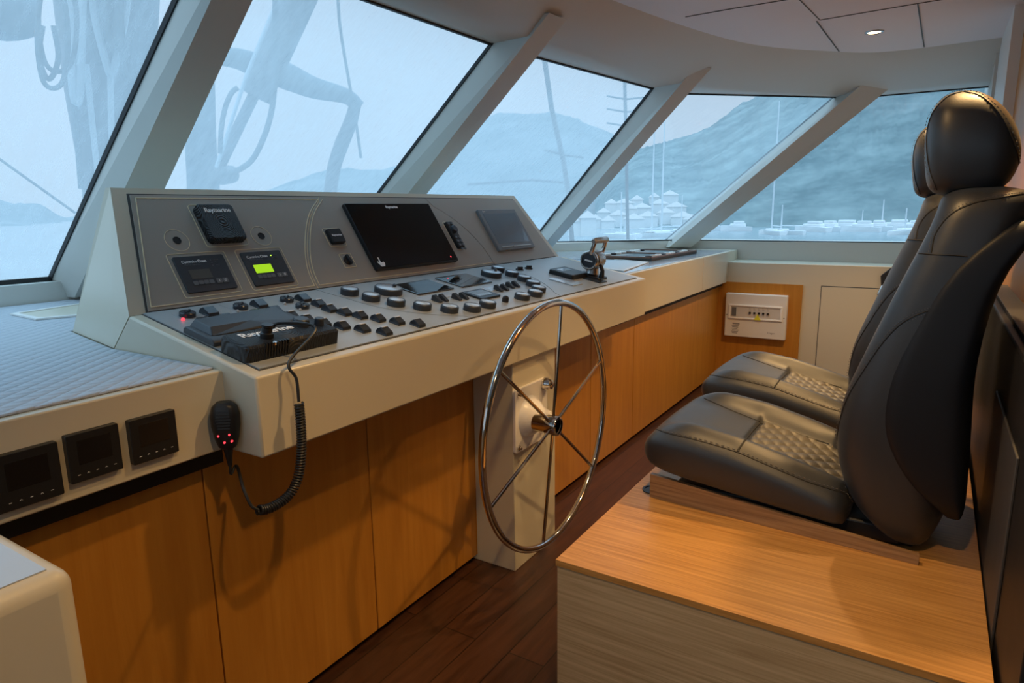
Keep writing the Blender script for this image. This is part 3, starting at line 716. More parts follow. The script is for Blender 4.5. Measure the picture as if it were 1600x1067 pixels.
# chart unit: flat charcoal cover with raised back
P, c = fit([(326, 522), (357, 540), (460, 513), (413, 494)], .0)
t = thing('trackball_unit', 'flat charcoal unit with raised sloping lid left of the radio', 'control unit', MD @ Matrix.Translation((c.x, c.y, DZ)))
x0 = min(p.x for p in P); 
W, H = .30, .125
mm = MB()
prof = [(-H/2, .0), (-H/2, .012), (-H/2+.012, .018), (H/2-.01, .020), (H/2, .014), (H/2, 0)]
mm.prism([(-W/2, y, z) for y, z in prof], (W, 0, 0)); mm.build('base', MT['black_soft'], t, bevel=.003)
mm = MB()
mm.add([(-W/2+.012, -H/2+.025, .018), (W/2-.03, -H/2+.012, .018), (W/2-.02, H/2-.006, .018), (-W/2+.012, H/2-.006, .018),
        (-W/2+.024, -H/2+.050, .034), (-.01, -H/2+.050, .034), (W/2-.03, H/2-.010, .036), (-W/2+.024, H/2-.010, .036), (.03, -H/2+.02, .026), (W/2-.035, -H/2+.02, .026)],
       [(0,1,2,3), (4,5,6,7), (0,3,7,4), (3,2,6,7), (0,4,5,8), (0,8,9,1), (5,6,9,8), (1,9,6,2)])
mm.build('lid', MT['black_soft'], t, bevel=.003, smooth=False)
# VHF radio
P, c = fit([(372, 545), (412, 567), (516, 541), (462, 515)], 0)
t = thing('vhf_radio', 'black ribbed radio unit with two knobs at the left front of the desk', 'radio', MD @ Matrix.Translation((c.x-.003, c.y, DZ)))
W, H, D = .285, .105, .040
mm = MB(); slab(mm, 0, 0, W, H, .012, 0, D, .006); mm.build('body', MT['black_rib'], t)
mm = MB()
for i in range(9): mm.box((-W/2+.05+i*.008, -H/2-.002, .006), (-W/2+.0535+i*.008, -H/2+.010, D+.0005))
mm.build('heat_fins', MT['black'], t)
MB().lathe([(.022, D), (.021, D+.016), (.018, D+.019), (.0005, D+.019)], o=(W/2-.070, H/2-.032, 0), seg=28).build('large_knob', MT['black_soft'], t)
MB().lathe([(.013, D), (.0125, D+.018), (.011, D+.020), (.0005, D+.020)], o=(W/2-.028, -.002, 0), seg=24).build('small_knob', MT['black_soft'], t)
text('Raymarine', .036, 'lettering', MT['print_white'], t, Matrix.Translation((-.035, .018, D+.0008)), True)
PLUG = Vector((-.062, -.016, D))
MB().lathe([(.016, 0), (.016, .012), (.012, .014), (.012, .026), (.014, .028), (.014, .034), (.0005, .035)], o=PLUG, seg=20).build('cord_plug', MT['black'], t)
MB().lathe([(.008, 0), (.008, .006), (.0005, .008)], o=(-.068, -.048, D-.006), seg=16).build('screw', MT['chrome'], t)
plug_w = t.matrix_world @ (PLUG+Vector((.012, 0, .022)))
# phone-like box
P, c = fit([(864, 422), (884, 418), (915, 429), (892, 435)], .0)
P2, c2_ = fit([(864, 419), (884, 415), (915, 426), (892, 432)], .022)
t = thing('remote_box', 'low black rounded box beside the throttle lever', 'control box', MD @ Matrix.Translation((c2_.x, c2_.y, DZ)))
w_ = (abs(P2[3].x-P2[0].x)+abs(P2[2].x-P2[1].x))/2; 
ax_, bx_ = sorted(p.x for p in P2), sorted(p.y for p in P2)
w_ = (ax_[2]+ax_[3]-ax_[0]-ax_[1])/2; h_ = (bx_[2]+bx_[3]-bx_[0]-bx_[1])/2
mm = MB(); slab(mm, 0, 0, w_, h_, .012, 0, .022, .004); mm.build('housing', MT['black'], t)
mm = MB(); slab(mm, 0, h_*.18, w_*.6, h_*.3, .006, .022, .0228, .0004); mm.build('display', MT['lcd_grey'], t)
# throttle
base = dk(924, 432, DZ)
t = thing('throttle_lever', 'chrome and black engine throttle with looped handle at the console end', 'throttle', MD @ Matrix.Translation((base.x, base.y, DZ)))
mm = MB(); slab(mm, 0, 0, .10, .13, .012, 0, .010, .003); mm.build('base_plate', MT['black'], t)
mm = MB().lathe([(.030, .008), (.034, .018), (.030, .03), (.026, .05)], seg=28); mm.build('pivot_collar', MT['steel'], t)
mm = MB(); prof = [(.0005, -.050), (.030, -.048), (.044, -.035), (.048, 0), (.044, .035), (.030, .048), (.0005, .050)]
mm.lathe(prof, o=(0, 0, .085), ax=(1, 0, 0), seg=36); mm.build('drum', MT['steel'], t)
MB().lathe([(.040, -.052), (.046, -.058), (.046, -.066), (.042, -.070), (.036, -.070), (.036, -.062)], o=(0, 0, .085), ax=(1, 0, 0), seg=36).build('chrome_ring', MT['chrome'], t)
MB().lathe([(.036, -.060), (.034, -.068), (.0005, -.069)], o=(0, 0, .085), ax=(1, 0, 0), seg=36).build('side_cap', MT['black_soft'], t)
mm = MB(); mm.box((-.071, -.020, .080), (-.069, .020, .088)); mm.build('cap_mark', MT['print_white'], t)
for s in (-1, 1):
    mm = MB(); pts = [(s*.050, 0, .10), (s*.062, -.004, .125), (s*.064, -.008, .15), (s*.060, -.010, .178)]
    mm.tube(pts, [.013, .011, .010, .010], 12); mm.build('lever_arm', MT['chrome'], t)
mm = MB().tube([(-.080, -.010, .180), (-.066, -.010, .183), (.066, -.010, .183), (.080, -.010, .180)], [.010, .015, .015, .010], 16); mm.build('grip', MT['steel'], t)
MB().tube([(-.02, -.045, .07), (-.02, -.060, .045), (-.02, -.062, .012)], [.008, .010, .014], 12).build('trim_lever', MT['black'], t)

# ---- thermostats on the left counter front
TM = Matrix(((1, 0, 0, 0), (0, 0, -1, 1.375), (0, 1, 0, 0), (0, 0, 0, 1)))
for k, (x0, x1, z0, z1) in enumerate(((.440, .548, .880, .985), (.562, .660, .892, .989), (.681, .780, .890, .986))):
    lab = ('black wall thermostat on the cream counter front, leftmost of three', 'black wall thermostat on the cream counter front, middle of three', 'black wall thermostat on the cream counter front, rightmost and nearest the microphone')[k]
    t = thing('thermostat', lab, 'thermostat', TM @ Matrix.Translation(((x0+x1)/2, (z0+z1)/2, 0)), 'thermostats on the counter front')
    w_, h_ = x1-x0, z1-z0
    mm = MB(); slab(mm, 0, 0, w_, h_, .003, 0, .014, .001); mm.build('housing', MT['black'], t)
    mm = MB(); slab(mm, 0, .010, w_*.64, h_*.50, .001, .014, .0144, .0002); mm.build('screen', MT['screen_dark'], t)
    for i in range(5):
        mm = MB(); s = .0022; x_ = (-.034+i*.017)
        if i % 2: mm.tube([(x_-s, -h_/2+.014, .0144), (x_, -h_/2+.014+s, .0144), (x_+s, -h_/2+.014, .0144)], .0005, 4)
        else: mm.tube([(x_-s, -h_/2+.015, .0144), (x_+s, -h_/2+.015, .0144)], .0006, 4)
        mm.build('button_mark', MT['print_white'], t)

# ---- handset on the console's left end, curly cord
HS = onX(XL, 352, 655)
HX = Matrix(((0, 0, -1, XL-.004), (-1, 0, 0, HS.y-.02), (0, 1, 0, HS.z), (0, 0, 0, 1))) @ Matrix.Rotation(R(42), 4, 'Y')   # local x = -Y, y = Z, z = -X (out of the end face)
t = thing('microphone_handset', 'black radio handset with red lit keys hanging on the console end', 'microphone', HX)
mm = MB()
rings = []
for y, hw, d in ((-.056, .012, .020), (-.050, .020, .030), (-.030, .026, .038), (0, .031, .042), (.025, .032, .042), (.045, .027, .038), (.055, .016, .028)):
    rings.append([(hw*math.copysign(abs(math.cos(a))**.7, math.cos(a)), y, .030+d*.5*math.copysign(abs(math.sin(a))**.7, math.sin(a))) for a in [2*PI*k/20 for k in range(20)]])
mm.loft(rings); mm.build('body', MT['black'], t, angle=60)
mm = MB()
for i in range(7): mm.box((-.016+abs(i-3)*.001, .038-i*.007, .050-abs(i-3)*.0004), (.016-abs(i-3)*.001, .041-i*.007, .0535-abs(i-3)*.0006))
mm.build('speaker_slots', MT['black_soft'], t)
for i, (x, y) in enumerate(((-.014, -.020), (.010, -.018), (-.002, -.036), (.014, -.034))):
    MB().lathe([(.0026, .046), (.0022, .0505)], o=(x, y, 0), seg=10).build('lit_key', MT['led_red'], t)
MB().lathe([(.014, 0), (.014, .012), (.007, .014), (.007, .026)], o=(-.022, .042, -.02), seg=18).build('hanger_clip', MT['black_soft'], t)
MB().tube([(0, -.05, .03), (0, -.075, .03), (0, -.10, .028)], [.012, .008, .005], 10).build('strain_relief', MT['black'], t)
h_end = HX @ Vector((0, -.10, .028))
YF = 1.215
path = [plug_w, plug_w+Vector((.015, -.02, .012)), plug_w+Vector((.05, -.10, -.0)), onY(1.24, 452, 565), onY(1.225, 463, 592), onY(YF, 467, 628)]
coilpath = catmull([onY(YF, *p) for p in ((467, 630), (470, 665), (471, 700), (467, 740), (456, 768), (438, 785), (418, 795), (404, 797))], 10)
tail = catmull([coilpath[-1], onY(1.225, 392, 789), onY(1.25, 380, 762), onY(h_end.y, 370, 728), h_end+Vector((0, 0, -.02)), h_end], 6)
t = thing('coiled_cord', 'black coiled cord looping from the radio down to the handset', 'cord', loc(0, 0, 0))
MB().tube(catmull(path, 8), .0038, 8).build('straight_lead', MT['black'], t)
# coil
Ls = [0]
for a, b in zip(coilpath[:-1], coilpath[1:]): Ls.append(Ls[-1]+(b-a).length)
TURN = 46; N = TURN*12; pts = []
nrm = Vector((1, 0, 0))
for i in range(N+1):
    s = Ls[-1]*i/N; k = max(j for j in range(len(Ls)) if Ls[j] <= s+1e-9); k = min(k, len(Ls)-2)
    f = (s-Ls[k])/(Ls[k+1]-Ls[k]); p = coilpath[k].lerp(coilpath[k+1], f); d = (coilpath[k+1]-coilpath[k]).normalized()
    nrm = (nrm-d*nrm.dot(d)).normalized(); b = d.cross(nrm); an = 2*PI*TURN*i/N
    pts.append(p+(nrm*math.cos(an)+b*math.sin(an))*.0095)
MB().tube(pts, .0028, 6).build('coil', MT['black'], t)
MB().tube(tail, .0036, 8).build('straight_lead', MT['black'], t)

# ------------------------------------------------------------------ steering wheel and pump
WC = Vector((2.0014, 1.10, .6407)); WR = .440
t = thing('steering_wheel', 'large polished steel steering wheel with six thin spokes', 'steering wheel', Matrix.Translation(WC) @ Matrix.Rotation(R(90), 4, 'X'))
MB().tube([(WR*math.cos(a), WR*math.sin(a), 0) for a in [2*PI*k/96 for k in range(96)]], .0125, 14, closed=True).build('rim', MT['chrome'], t)
for k in range(6):
    a = R(90-9+60*k)
    MB().tube([(.03*math.cos(a), .03*math.sin(a), .004), ((WR-.008)*math.cos(a), (WR-.008)*math.sin(a), 0)], .0062, 10).build('spoke', MT['chrome'], t)
MB().lathe([(.024, -.075), (.030, -.070), (.032, -.02), (.036, -.018), (.036, .022), (.034, .026), (.027, .028), (.027, .020)], seg=36).build('hub', MT['chrome'], t)
MB().lathe([(.027, .015), (.026, .020), (.0005, .020)], seg=30).build('hub_cap', MT['black'], t)
t = thing('helm_pump', 'white enamelled helm pump plate on the cream pedestal behind the wheel', 'helm pump', Matrix.Translation((2.145, 1.28, .615)) @ Matrix.Rotation(R(90), 4, 'X'))
mm = MB(); slab(mm, 0, 0, .245, .250, .010, 0, .012, .002); mm.build('mounting_plate', MT['white_gloss'], t)
MB().lathe([(.082, .010), (.078, .022), (.062, .045), (.045, .065), (.036, .085), (.030, .105), (.0005, .106)], o=(-.02, .0, 0), seg=40).build('dome', MT['white_gloss'], t)
for sx_, sy_ in ((-1, 1), (-1, -1), (1, -1)):
    MB().lathe([(.010, .012), (.010, .018), (.006, .020), (.006, .026), (.0005, .027)], o=(sx_*.103, sy_*.105, 0), seg=14).build('bolt', MT['chrome'], t)
MB().lathe([(.026, .010), (.026, .024), (.020, .034), (.018, .046), (.012, .050), (.0005, .050)], o=(.098, .102, 0), seg=24).build('filler_cap', MT['chrome'], t)
MB().tube([(-.02, 0, .10), (-.10+-.03, .02, .12)], .02, 12)
MB().lathe([(.020, .0), (.020, .10)], o=(-.1436, .0257, 0), seg=8)
sh = MB().tube([(-.02, .0, .09), (-.085, .012, .13), (2.0014-2.145, .6407-.615, .135)], [.026, .024, .024], 16); sh.build('shaft', MT['white_gloss'], t)

# ------------------------------------------------------------------ seat platform
BZ = .5
t = thing('seat_platform', 'oak veneered raised box platform carrying both helm seats', 'platform', loc(1.41, .76, 0))
MB().box((0, -.93, 0), (2.2, 0, BZ-.018)).build('side_panel', MT['oak_side'], t, smooth=False)
MB().box((-.003, -.935, BZ-.018), (2.203, .004, BZ)).build('top', MT['oak_top'], t, bevel=.001)

# ------------------------------------------------------------------ helm seats
def interp(tab, z):
    if z <= tab[0][0]: return tab[0][1:]
    for a, b in zip(tab[:-1], tab[1:]):
        if z <= b[0]:
            f = (z-a[0])/(b[0]-a[0]); f = f
            return [u_+(v_-u_)*f for u_, v_ in zip(a[1:], b[1:])]
    return tab[-1][1:]
def sp(c, e): return math.copysign(abs(c)**e, c)
CX, OY, OZ = 2.135, 0, BZ      # seat local origin
def seat_meshes():
    t = thing('pilot_chair', 'nearer black leather helm seat with quilted cushion, on the oak platform', 'seat', loc(CX, OY, OZ), 'two black leather helm seats')
    # backrest: rings over height, with side bolsters standing forward of the middle
    tab = [(.505, .01, -.05, .20), (.53, .06, -.07, .235), (.57, .11, -.085, .252), (.62, .155, -.10, .262), (.71, .19, -.11, .268), (.78, .20, -.11, .27), (.86, .195, -.105, .27), (.93, .18, -.10, .268),
           (1.06, .13, -.10, .262), (1.13, .105, -.11, .256), (1.2, .08, -.125, .248), (1.29, .045, -.165, .236), (1.34, .028, -.185, .228), (1.385, .012, -.195, .220), (1.415, .0, -.195, .205), (1.432, -.018, -.185, .175), (1.442, -.045, -.135, .11), (1.445, -.07, -.10, .04)]
    rings = []
    for z, yf, yr, hw in tab:
        r = []
        for k in range(56):
            a = 2*PI*k/56; c, s = math.cos(a), math.sin(a)
            x = hw*sp(c, .55); my = (yf+yr)/2; y = my+(yf-yr)/2*sp(s, .62)
            if s > 0:
                u_ = abs(x)/hw; dep = .05 if z < 1.3 else .05*max(0, (1.42-z)/.12)
                if z < .6: dep *= max(0, (z-.5)/.1)
                y -= dep*max(0, 1-(u_/.78)**2)**1.2*(1 if u_ < .78 else 0)
            r.append((x, y, z-OZ))
        rings.append(r)
    back = MB().loft(rings).build('backrest', MT['leather'], t, angle=80, subsurf=1)
    # rear shell
    sh = [(.605, -.10, -.115, .200), (.62, -.085, -.125, .24), (.65, -.06, -.13, .262), (.69, 0, -.13, .276), (.76, .055, -.128, .281), (.82, .082, -.125, .283), (.88, .09, -.122, .283), (.95, .083, -.118, .281), (1.02, .067, -.118, .278), (1.15, .018, -.13, .264),
          (1.25, -.03, -.155, .250), (1.32, -.10, -.20, .238), (1.36, -.150, -.208, .22), (1.375, -.180, -.205, .17)]
    rings = []
    for z, yf, yr, hw in sh:
        rings.append([(hw*sp(math.cos(a), .35), (yf+yr)/2+(yf-yr)/2*sp(math.sin(a), .35), z-OZ) for a in [2*PI*k/48 for k in range(48)]])
    MB().loft(rings).build('back_shell', MT['leather_shell'], t, angle=50, subsurf=1)
    # headrest
    ht = [(1.418, -.035, -.06, .05), (1.424, .005, -.10, .10), (1.438, .028, -.138, .135), (1.47, .036, -.155, .143), (1.51, .042, -.163, .153), (1.55, .046, -.158, .155), (1.59, .046, -.143, .150), (1.63, .040, -.118, .135), (1.66, .024, -.085, .108), (1.675, .004, -.058, .070), (1.681, -.02, -.035, .03)]
    rings = []
    for z, yf, yr, hw in ht:
        rings.append([(hw*sp(math.cos(a), .58), (yf+yr)/2+(yf-yr)/2*sp(math.sin(a), .58), z-OZ) for a in [2*PI*k/40 for k in range(40)]])
    hd = MB().loft(rings).build('headrest', MT['leather'], t, angle=80, subsurf=1)
    for s in (-1, 1): MB().tube([(s*.06, -.06, 1.36-OZ), (s*.06, -.06, 1.46-OZ)], .007, 8).build('headrest_post', MT['chrome'], t)
    # cushion: sections across, marching front to back
    HWc = .275
    yt = [(.12, .60, .545, .262), (.16, .62, .545, .268), (.27, .655, .556, .273), (.43, .695, .572, .275), (.55, .712, .586, .275), (.61, .716, .592, .273), (.66, .714, .602, .268), (.69, .705, .615, .260), (.71, .690, .635, .246), (.718, .675, .655, .22)]
    def topz(x, y):
        zs, zb, hw = interp(yt, y); u_ = min(1, abs(x)/hw)
        bol = .034*math.exp(-((u_-.74)/.20)**2)                        # side bolsters
        mid = .012*(1-u_*u_)
        z = zs+mid+bol*min(1, max(0, (.70-y)/.10))
        fr_ = max(0, min(1, (.56-y)/.10)); fr_ = fr_*fr_*(3-2*fr_)
        return z-.010*fr_*(1 if u_ < .55 else max(0, 1-(u_-.55)/.15))
    ys = [.718, .712, .70, .69, .675, .655, .62, .58, .54, .50, .47, .455, .445, .435, .40, .35, .30, .25, .20, .16, .12]
    rings = []
    NX = 32
    for y in ys:
        zs, zb, hw = interp(yt, y); r = []
        for k in range(NX+1):
            u_ = -1+2*k/NX; x = hw*math.copysign(abs(u_)**.85, u_)
            z = topz(x, y); e_ = max(0, (abs(u_)-.86)/.14); z = z*(1-e_**2.2)+(zs-.012)*e_**2.2
            if abs(x) < .150 and y < .445: z -= .016                  # recess for the quilted insert
            r.append((x, y, z-OZ))
        for f in (.3, .6, .85): r.append((hw*(1.012-.03*f*f), y, zs-.012+(zb-zs+.012)*f-OZ))
        for k in range(7): r.append((hw*(.93-.31*k), y, zb-OZ))
        for f in (.85, .6, .3): r.append((-hw*(1.012-.03*f*f), y, zs-.012+(zb-zs+.012)*f-OZ))
        rings.append(r)
    cu = MB().loft(rings).build('seat_cushion', MT['leather'], t, angle=60, subsurf=1)
    # quilted insert, true diamonds
    g_ = MB(); n1, n2 = 84, 96; V_ = []
    for j in range(n2+1):
        y = .438-.31*j/n2
        for i in range(n1+1):
            x = -.148+.296*i/n1
            a, b = (x+y*1.05)/.058*PI, (x-y*1.05)/.058*PI
            q_ = (abs(math.sin(a))*abs(math.sin(b)))**.4
            ed = min(1, min(i, n1-i)/5, j/4)
            V_.append((x, y, topz(x, y)-.017+.007*q_*ed+.004*ed-OZ))
    g_.add(V_, [(j*(n1+1)+i, j*(n1+1)+i+1, (j+1)*(n1+1)+i+1, (j+1)*(n1+1)+i) for j in range(n2) for i in range(n1)])
    g_.build('quilted_insert', MT['quilt_leather'], t, angle=180)
    # seams: projected on the leather from the side
    dg = bpy.context.evaluated_depsgraph_get(); dg.update()
    def bvh(o):
        e_ = o.evaluated_get(dg); me = e_.to_mesh()
        b = BVHTree.FromPolygons([v.co.copy() for v in me.vertices], [list(p.vertices) for p in me.polygons]); e_.to_mesh_clear(); return b
    B = {'b': bvh(back), 'h': bvh(hd), 'c': bvh(cu)}
    O = Vector((CX, OY, OZ))
    def seam(which, pix, par, r=.0016, stitched=True):
        pts_ = []
        P = catmull([Vector((x, y, 0)) for x, y in pix], 7)
        for p in P:
            hit = B[which].ray_cast(CAM-O, ray(p.x, p.y).normalized())
            if hit[0]: pts_.append(hit[0]+hit[1]*.0004)
        if len(pts_) < 3: return
        MB().tube(pts_, r, 5).build('seam', MT['dark_gap'], par)
        if stitched:
            mm_ = MB(); 
            for a, b in zip(pts_[:-1], pts_[1:]):
                n_ = max(1, int((b-a).length/.009))
                for i in range(n_):
                    p0_ = a.lerp(b, (i+.2)/n_); p1_ = a.lerp(b, (i+.7)/n_)
                    d_ = (b-a).normalized(); s_ = d_.cross((p0_-(CAM-O)).normalized())*.006
                    mm_.tube([p0_+s_, p1_+s_], .0011, 4); mm_.tube([p0_-s_, p1_-s_], .0011, 4)
            if mm_.v: mm_.build('stitching', MT['stitch'], par, smooth=False)
    seam('h', [(1464, 296), (1452, 262), (1448, 215), (1457, 178), (1480, 152), (1505, 143)], hd)
    seam('h', [(1505, 143), (1535, 152), (1566, 185), (1588, 235), (1593, 270)], hd)
    seam('b', [(1455, 395), (1462, 365), (1485, 336), (1520, 318), (1570, 308), (1599, 303)], back)
    seam('b', [(1436, 396), (1462, 398), (1490, 399), (1512, 401)], back, stitched=False)
    seam('b', [(1502, 478), (1470, 481), (1440, 489), (1408, 506), (1380, 535), (1352, 575), (1325, 620), (1312, 660), (1308, 700), (1316, 745), (1336, 785)], back)
    seam('c', [(1010, 664), (1040, 676), (1090, 688), (1150, 706), (1200, 727), (1260, 752), (1310, 768), (1345, 780)], cu)
    seam('c', [(1100, 622), (1140, 640), (1187, 659)], cu, stitched=False)
    seam('c', [(1190, 662), (1240, 676), (1296, 694)], cu, stitched=False)
    seam('c', [(1187, 661), (1170, 680), (1152, 705)], cu, .003, stitched=False)
    # mounting base & side board
    MB().box((-.2, .0, .0), (.2, .62, .055)).build('seat_base', MT['black'], t, bevel=.01)
    for s in (-1, 1): MB().box((s*.17-.012, .02, .0), (s*.17+.012, .66, .028)).build('slide_rail', MT['black'], t, bevel=.003)
    MB().box((-.19, -.03, 0), (.19, .05, .05)).build('recliner_bracket', MT['black'], t, bevel=.01)
    return t
s1 = seat_meshes()
def copy_tree(o, parent=None):
    c = o.copy(); COL.objects.link(c); c.parent = parent
    for ch in list(o.children): copy_tree(ch, c)
    return c
s2 = copy_tree(s1); s2.matrix_world = loc(CX+.775, .05, BZ); s2['label'] = 'farther black leather helm seat, half hidden behind the nearer one'
# sloping oak boards flanking the seats
bd = tag(MB().prism([(1.900, .692, BZ), (1.900, .692, .577), (1.852, -.042, .527), (1.852, -.042, BZ)], (.016, 0, 0)).build('side_board', MT['oak_board'], bevel=.0008), 'sloping oak side board along the nearer seat base', 'board')
t = thing('seat_socket', 'black recessed ring on the platform at the front corner of the side board', 'socket', loc(1.955, .70, BZ))
mm = MB().lathe([(.035, 0), (.035, .003), (.028, .003), (.026, .001), (.0005, .001)], seg=24); mm.build('plate', MT['black'], t)

# ------------------------------------------------------------------ dark bulkhead cabinet behind the seats
t = thing('bulkhead_cabinet', 'tall black lacquered cabinet side right behind the seats', 'cabinet', loc(1.25, -.185, 0))
MB().box((0, -.25, 0), (2.0, -.0, 1.07)).build('body', MT['bulkhead'], t, bevel=.006)
MB().box((.35, 0, .12), (.93, .006, .90)).build('inset_panel', MT['bulkhead_inset'], t, bevel=.002)
MB().box((0, -.22, 1.07), (2.0, -.02, 1.085)).build('worktop', MT['bulkhead_inset'], t, bevel=.002)

# ------------------------------------------------------------------ white cabinet in the lower left corner
t = thing('white_cabinet', 'rounded corner of a cream cabinet in the lower left foreground', 'cabinet', loc(.326, .811, 0))
MB().box((-1.0, 0, 0), (0, .30, 1.0)).build('body', MT['cream'], t, bevel=.022, bseg=5)
MB().box((-.98, .02, .999), (-.022, .28, 1.0015)).build('top', MT['plate'], t)

# ------------------------------------------------------------------ game board and counters
bz = CR+.003
A, B_, Cn, Dn_ = [onZ(bz+.03, *p) for p in ((1032, 402), (1098, 390), (990, 385), (936, 390))]
bc = Vector((4.72, 1.79, bz))
t = thing('game_board', 'open dark walnut backgammon board on the right counter', 'game board', Matrix.Translation(bc) @ Matrix.Rotation(R(-3), 4, 'Z'))
W, H = .86, .44
MB().box((-W/2, -H/2, 0), (W/2, H/2, .019)).build('field', MT['board_field'], t)
for a, b in (((-W/2, -H/2), (W/2, -H/2+.016)), ((-W/2, H/2-.016), (W/2, H/2)), ((-W/2, -H/2), (-W/2+.016, H/2)), ((W/2-.016, -H/2), (W/2, H/2)), ((-.014, -H/2), (.014, H/2))):
    MB().box((a[0], a[1], 0), (b[0], b[1], .029)).build('frame_rail', MT['walnut'], t, bevel=.002)
mm = MB(); mm2 = MB()
for i in range(12):
    for s in (-1, 1):
        x = -W/2+.05+(i % 6)*.062+(0 if i < 6 else W/2-.0)
        tri = [(x-.026, s*(H/2-.018), .0192), (x+.026, s*(H/2-.018), .0192), (x, s*.05, .0192)]
        (mm if (i+s) % 2 else mm2).prism(tri, (0, 0, .0006))
mm.build('light_points', MT['chk_white'], t, smooth=False); mm2.build('dark_points', MT['walnut'], t, smooth=False)
mwb = t.matrix_world.copy()
proto = None; k = 0
rows = []
for s in (-1, 1):
    for i in range(9): rows.append((-W/2+.055+i*.083, s*(H/2-.045), (i+(s > 0)) % 3 != 0))
for (x, y, wht) in rows:
    mm = MB().lathe([(.021, 0), (.024, .004), (.024, .011), (.021, .014), (.013, .012), (.0005, .012)], seg=24)
    o = mm.build('game_counter', MT['chk_white' if wht else 'chk_dark']); o.matrix_world = mwb @ Matrix.Translation((x, y, .0199))
    if wht: tag(o, 'ivory round counter lying in the open walnut board', 'game piece', 'ivory counters on the board')
    else: tag(o, 'dark round counter lying in the open walnut board', 'game piece', 'dark counters on the board')
# black strap hook seen behind the backrest
t = thing('seat_belt_latch', 'black latch on the right wall just left of the nearer backrest', 'latch', loc(5.49, .245, .80))
MB().prism([(-.03, -.06, .0), (-.03, .05, .02), (-.03, .06, .10), (-.03, .0, .16), (-.03, -.06, .13)], (.03, 0, 0)).build('housing', MT['black'], t, bevel=.004)
MB().tube([(-.02, .04, .03), (-.04, .06, -.03), (-.02, .05, -.10)], .012, 8).build('handle', MT['chrome'], t)

# ------------------------------------------------------------------ outside
SEA = -5.0
tag(MB().box((-900, -900, SEA-.5), (1500, 2000, SEA)).build('sea', MT['sea'], smooth=False), 'grey calm sea of the bay outside the windows', 'sea', kind='stuff')
def azel(x, y):
    d = ray(x, y); return math.atan2(d.y, d.x), d.z/math.hypot(d.x, d.y)
HB = []
def hill(name, prof, dist, depth, mat, label, rough, base_d):
    P = [azel(*p) for p in prof]; P.sort(key=lambda q: q[0])
    az0, az1 = P[0][0], P[-1][0]; NA, NR = 200, 26
    V_, F_ = [], []
    for j in range(NR+1):
        f = j/NR
        for i in range(NA+1):
            az = az0+(az1-az0)*i/NA
            for a, b in zip(P[:-1], P[1:]):
                if a[0] <= az <= b[0]+1e-9: el = a[1]+(b[1]-a[1])*(az-a[0])/max(1e-9, b[0]-a[0]); break
            r_ = base_d+(dist-base_d)*f; hmax = CAMZ+el*dist
            h = SEA+(hmax-SEA)*(math.sin(f*PI/2)**1.1)
            if j: h += noise.noise(Vector((az*260, f*30, 3)))*1.6*min(1, f*4)
            nn = noise.fractal(Vector((r_*math.cos(az), r_*math.sin(az), 0))/rough, 1, 2, 6)
            h += nn*rough*.10*min(1, f*3)*(1 if f < .95 else .35)
            V_.append((r_*math.cos(az), r_*math.sin(az), h if j else SEA-1))
    # back slope
    for i in range(NA+1):
        az = az0+(az1-az0)*i/NA; r_ = dist+depth; V_.append((r_*math.cos(az), r_*math.sin(az), SEA-1))
    for j in range(NR+1):
        for i in range(NA): F_.append((j*(NA+1)+i, j*(NA+1)+i+1, (j+1)*(NA+1)+i+1, (j+1)*(NA+1)+i))
    HB.append(BVHTree.FromPolygons(V_, F_)); o = MB().add(V_, F_).build(name, MT[mat], angle=180); tag(o, label, 'hill'); return o
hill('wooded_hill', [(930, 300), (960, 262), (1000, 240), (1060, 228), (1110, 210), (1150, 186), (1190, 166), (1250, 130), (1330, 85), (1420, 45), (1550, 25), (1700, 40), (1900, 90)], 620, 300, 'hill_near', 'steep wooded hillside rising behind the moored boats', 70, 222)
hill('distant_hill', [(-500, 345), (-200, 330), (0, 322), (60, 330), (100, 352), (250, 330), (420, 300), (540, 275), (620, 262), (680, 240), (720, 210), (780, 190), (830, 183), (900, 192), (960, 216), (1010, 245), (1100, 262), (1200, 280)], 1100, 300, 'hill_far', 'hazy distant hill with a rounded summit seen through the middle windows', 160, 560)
# moored boats
def boat(px, mast_top, waterline, L_, dist, label, rz=0.4):
    d = (far(px, waterline, 1)-CAM); h = CAM+d*((SEA-CAMZ)/d.z); pos = Vector((h.x, h.y, SEA))
    top = CAM+ray(px, mast_top)*((Vector((h.x, h.y))-Vector((0, 0))).length/math.hypot(ray(px, mast_top).x, ray(px, mast_top).y))
    mh = top.z-SEA
    t = thing('moored_sailboat', label, 'boat', Matrix.Translation(pos) @ Matrix.Rotation(rz, 4, 'Z'), 'sailboats moored across the bay')
    rings = []
    for f in (0, .1, .3, .6, .85, 1):
        w_ = L_*.11*math.sin(PI*min(1, .25+f*.75))+.05; x = L_*(f-.5)
        rings.append([(x, -w_, .9), (x, w_, .9), (x, w_*.6, -.2), (x, -w_*.6, -.2)])
    MB().loft(rings).build('hull', MT['boat'], t, smooth=False)
    MB().box((-L_*.15, -L_*.05, 0.9), (L_*.15, L_*.05, 1.35)).build('cabin', MT['boat'], t, bevel=.1)
    MB().tube([(0, 0, .8), (0, 0, mh)], [.22, .12], 6).build('mast', MT['boat_mast'], t)
    MB().tube([(0, 0, 2.0), (-L_*.42, 0, 1.95)], .10, 6).build('boom', MT['boat_mast'], t)
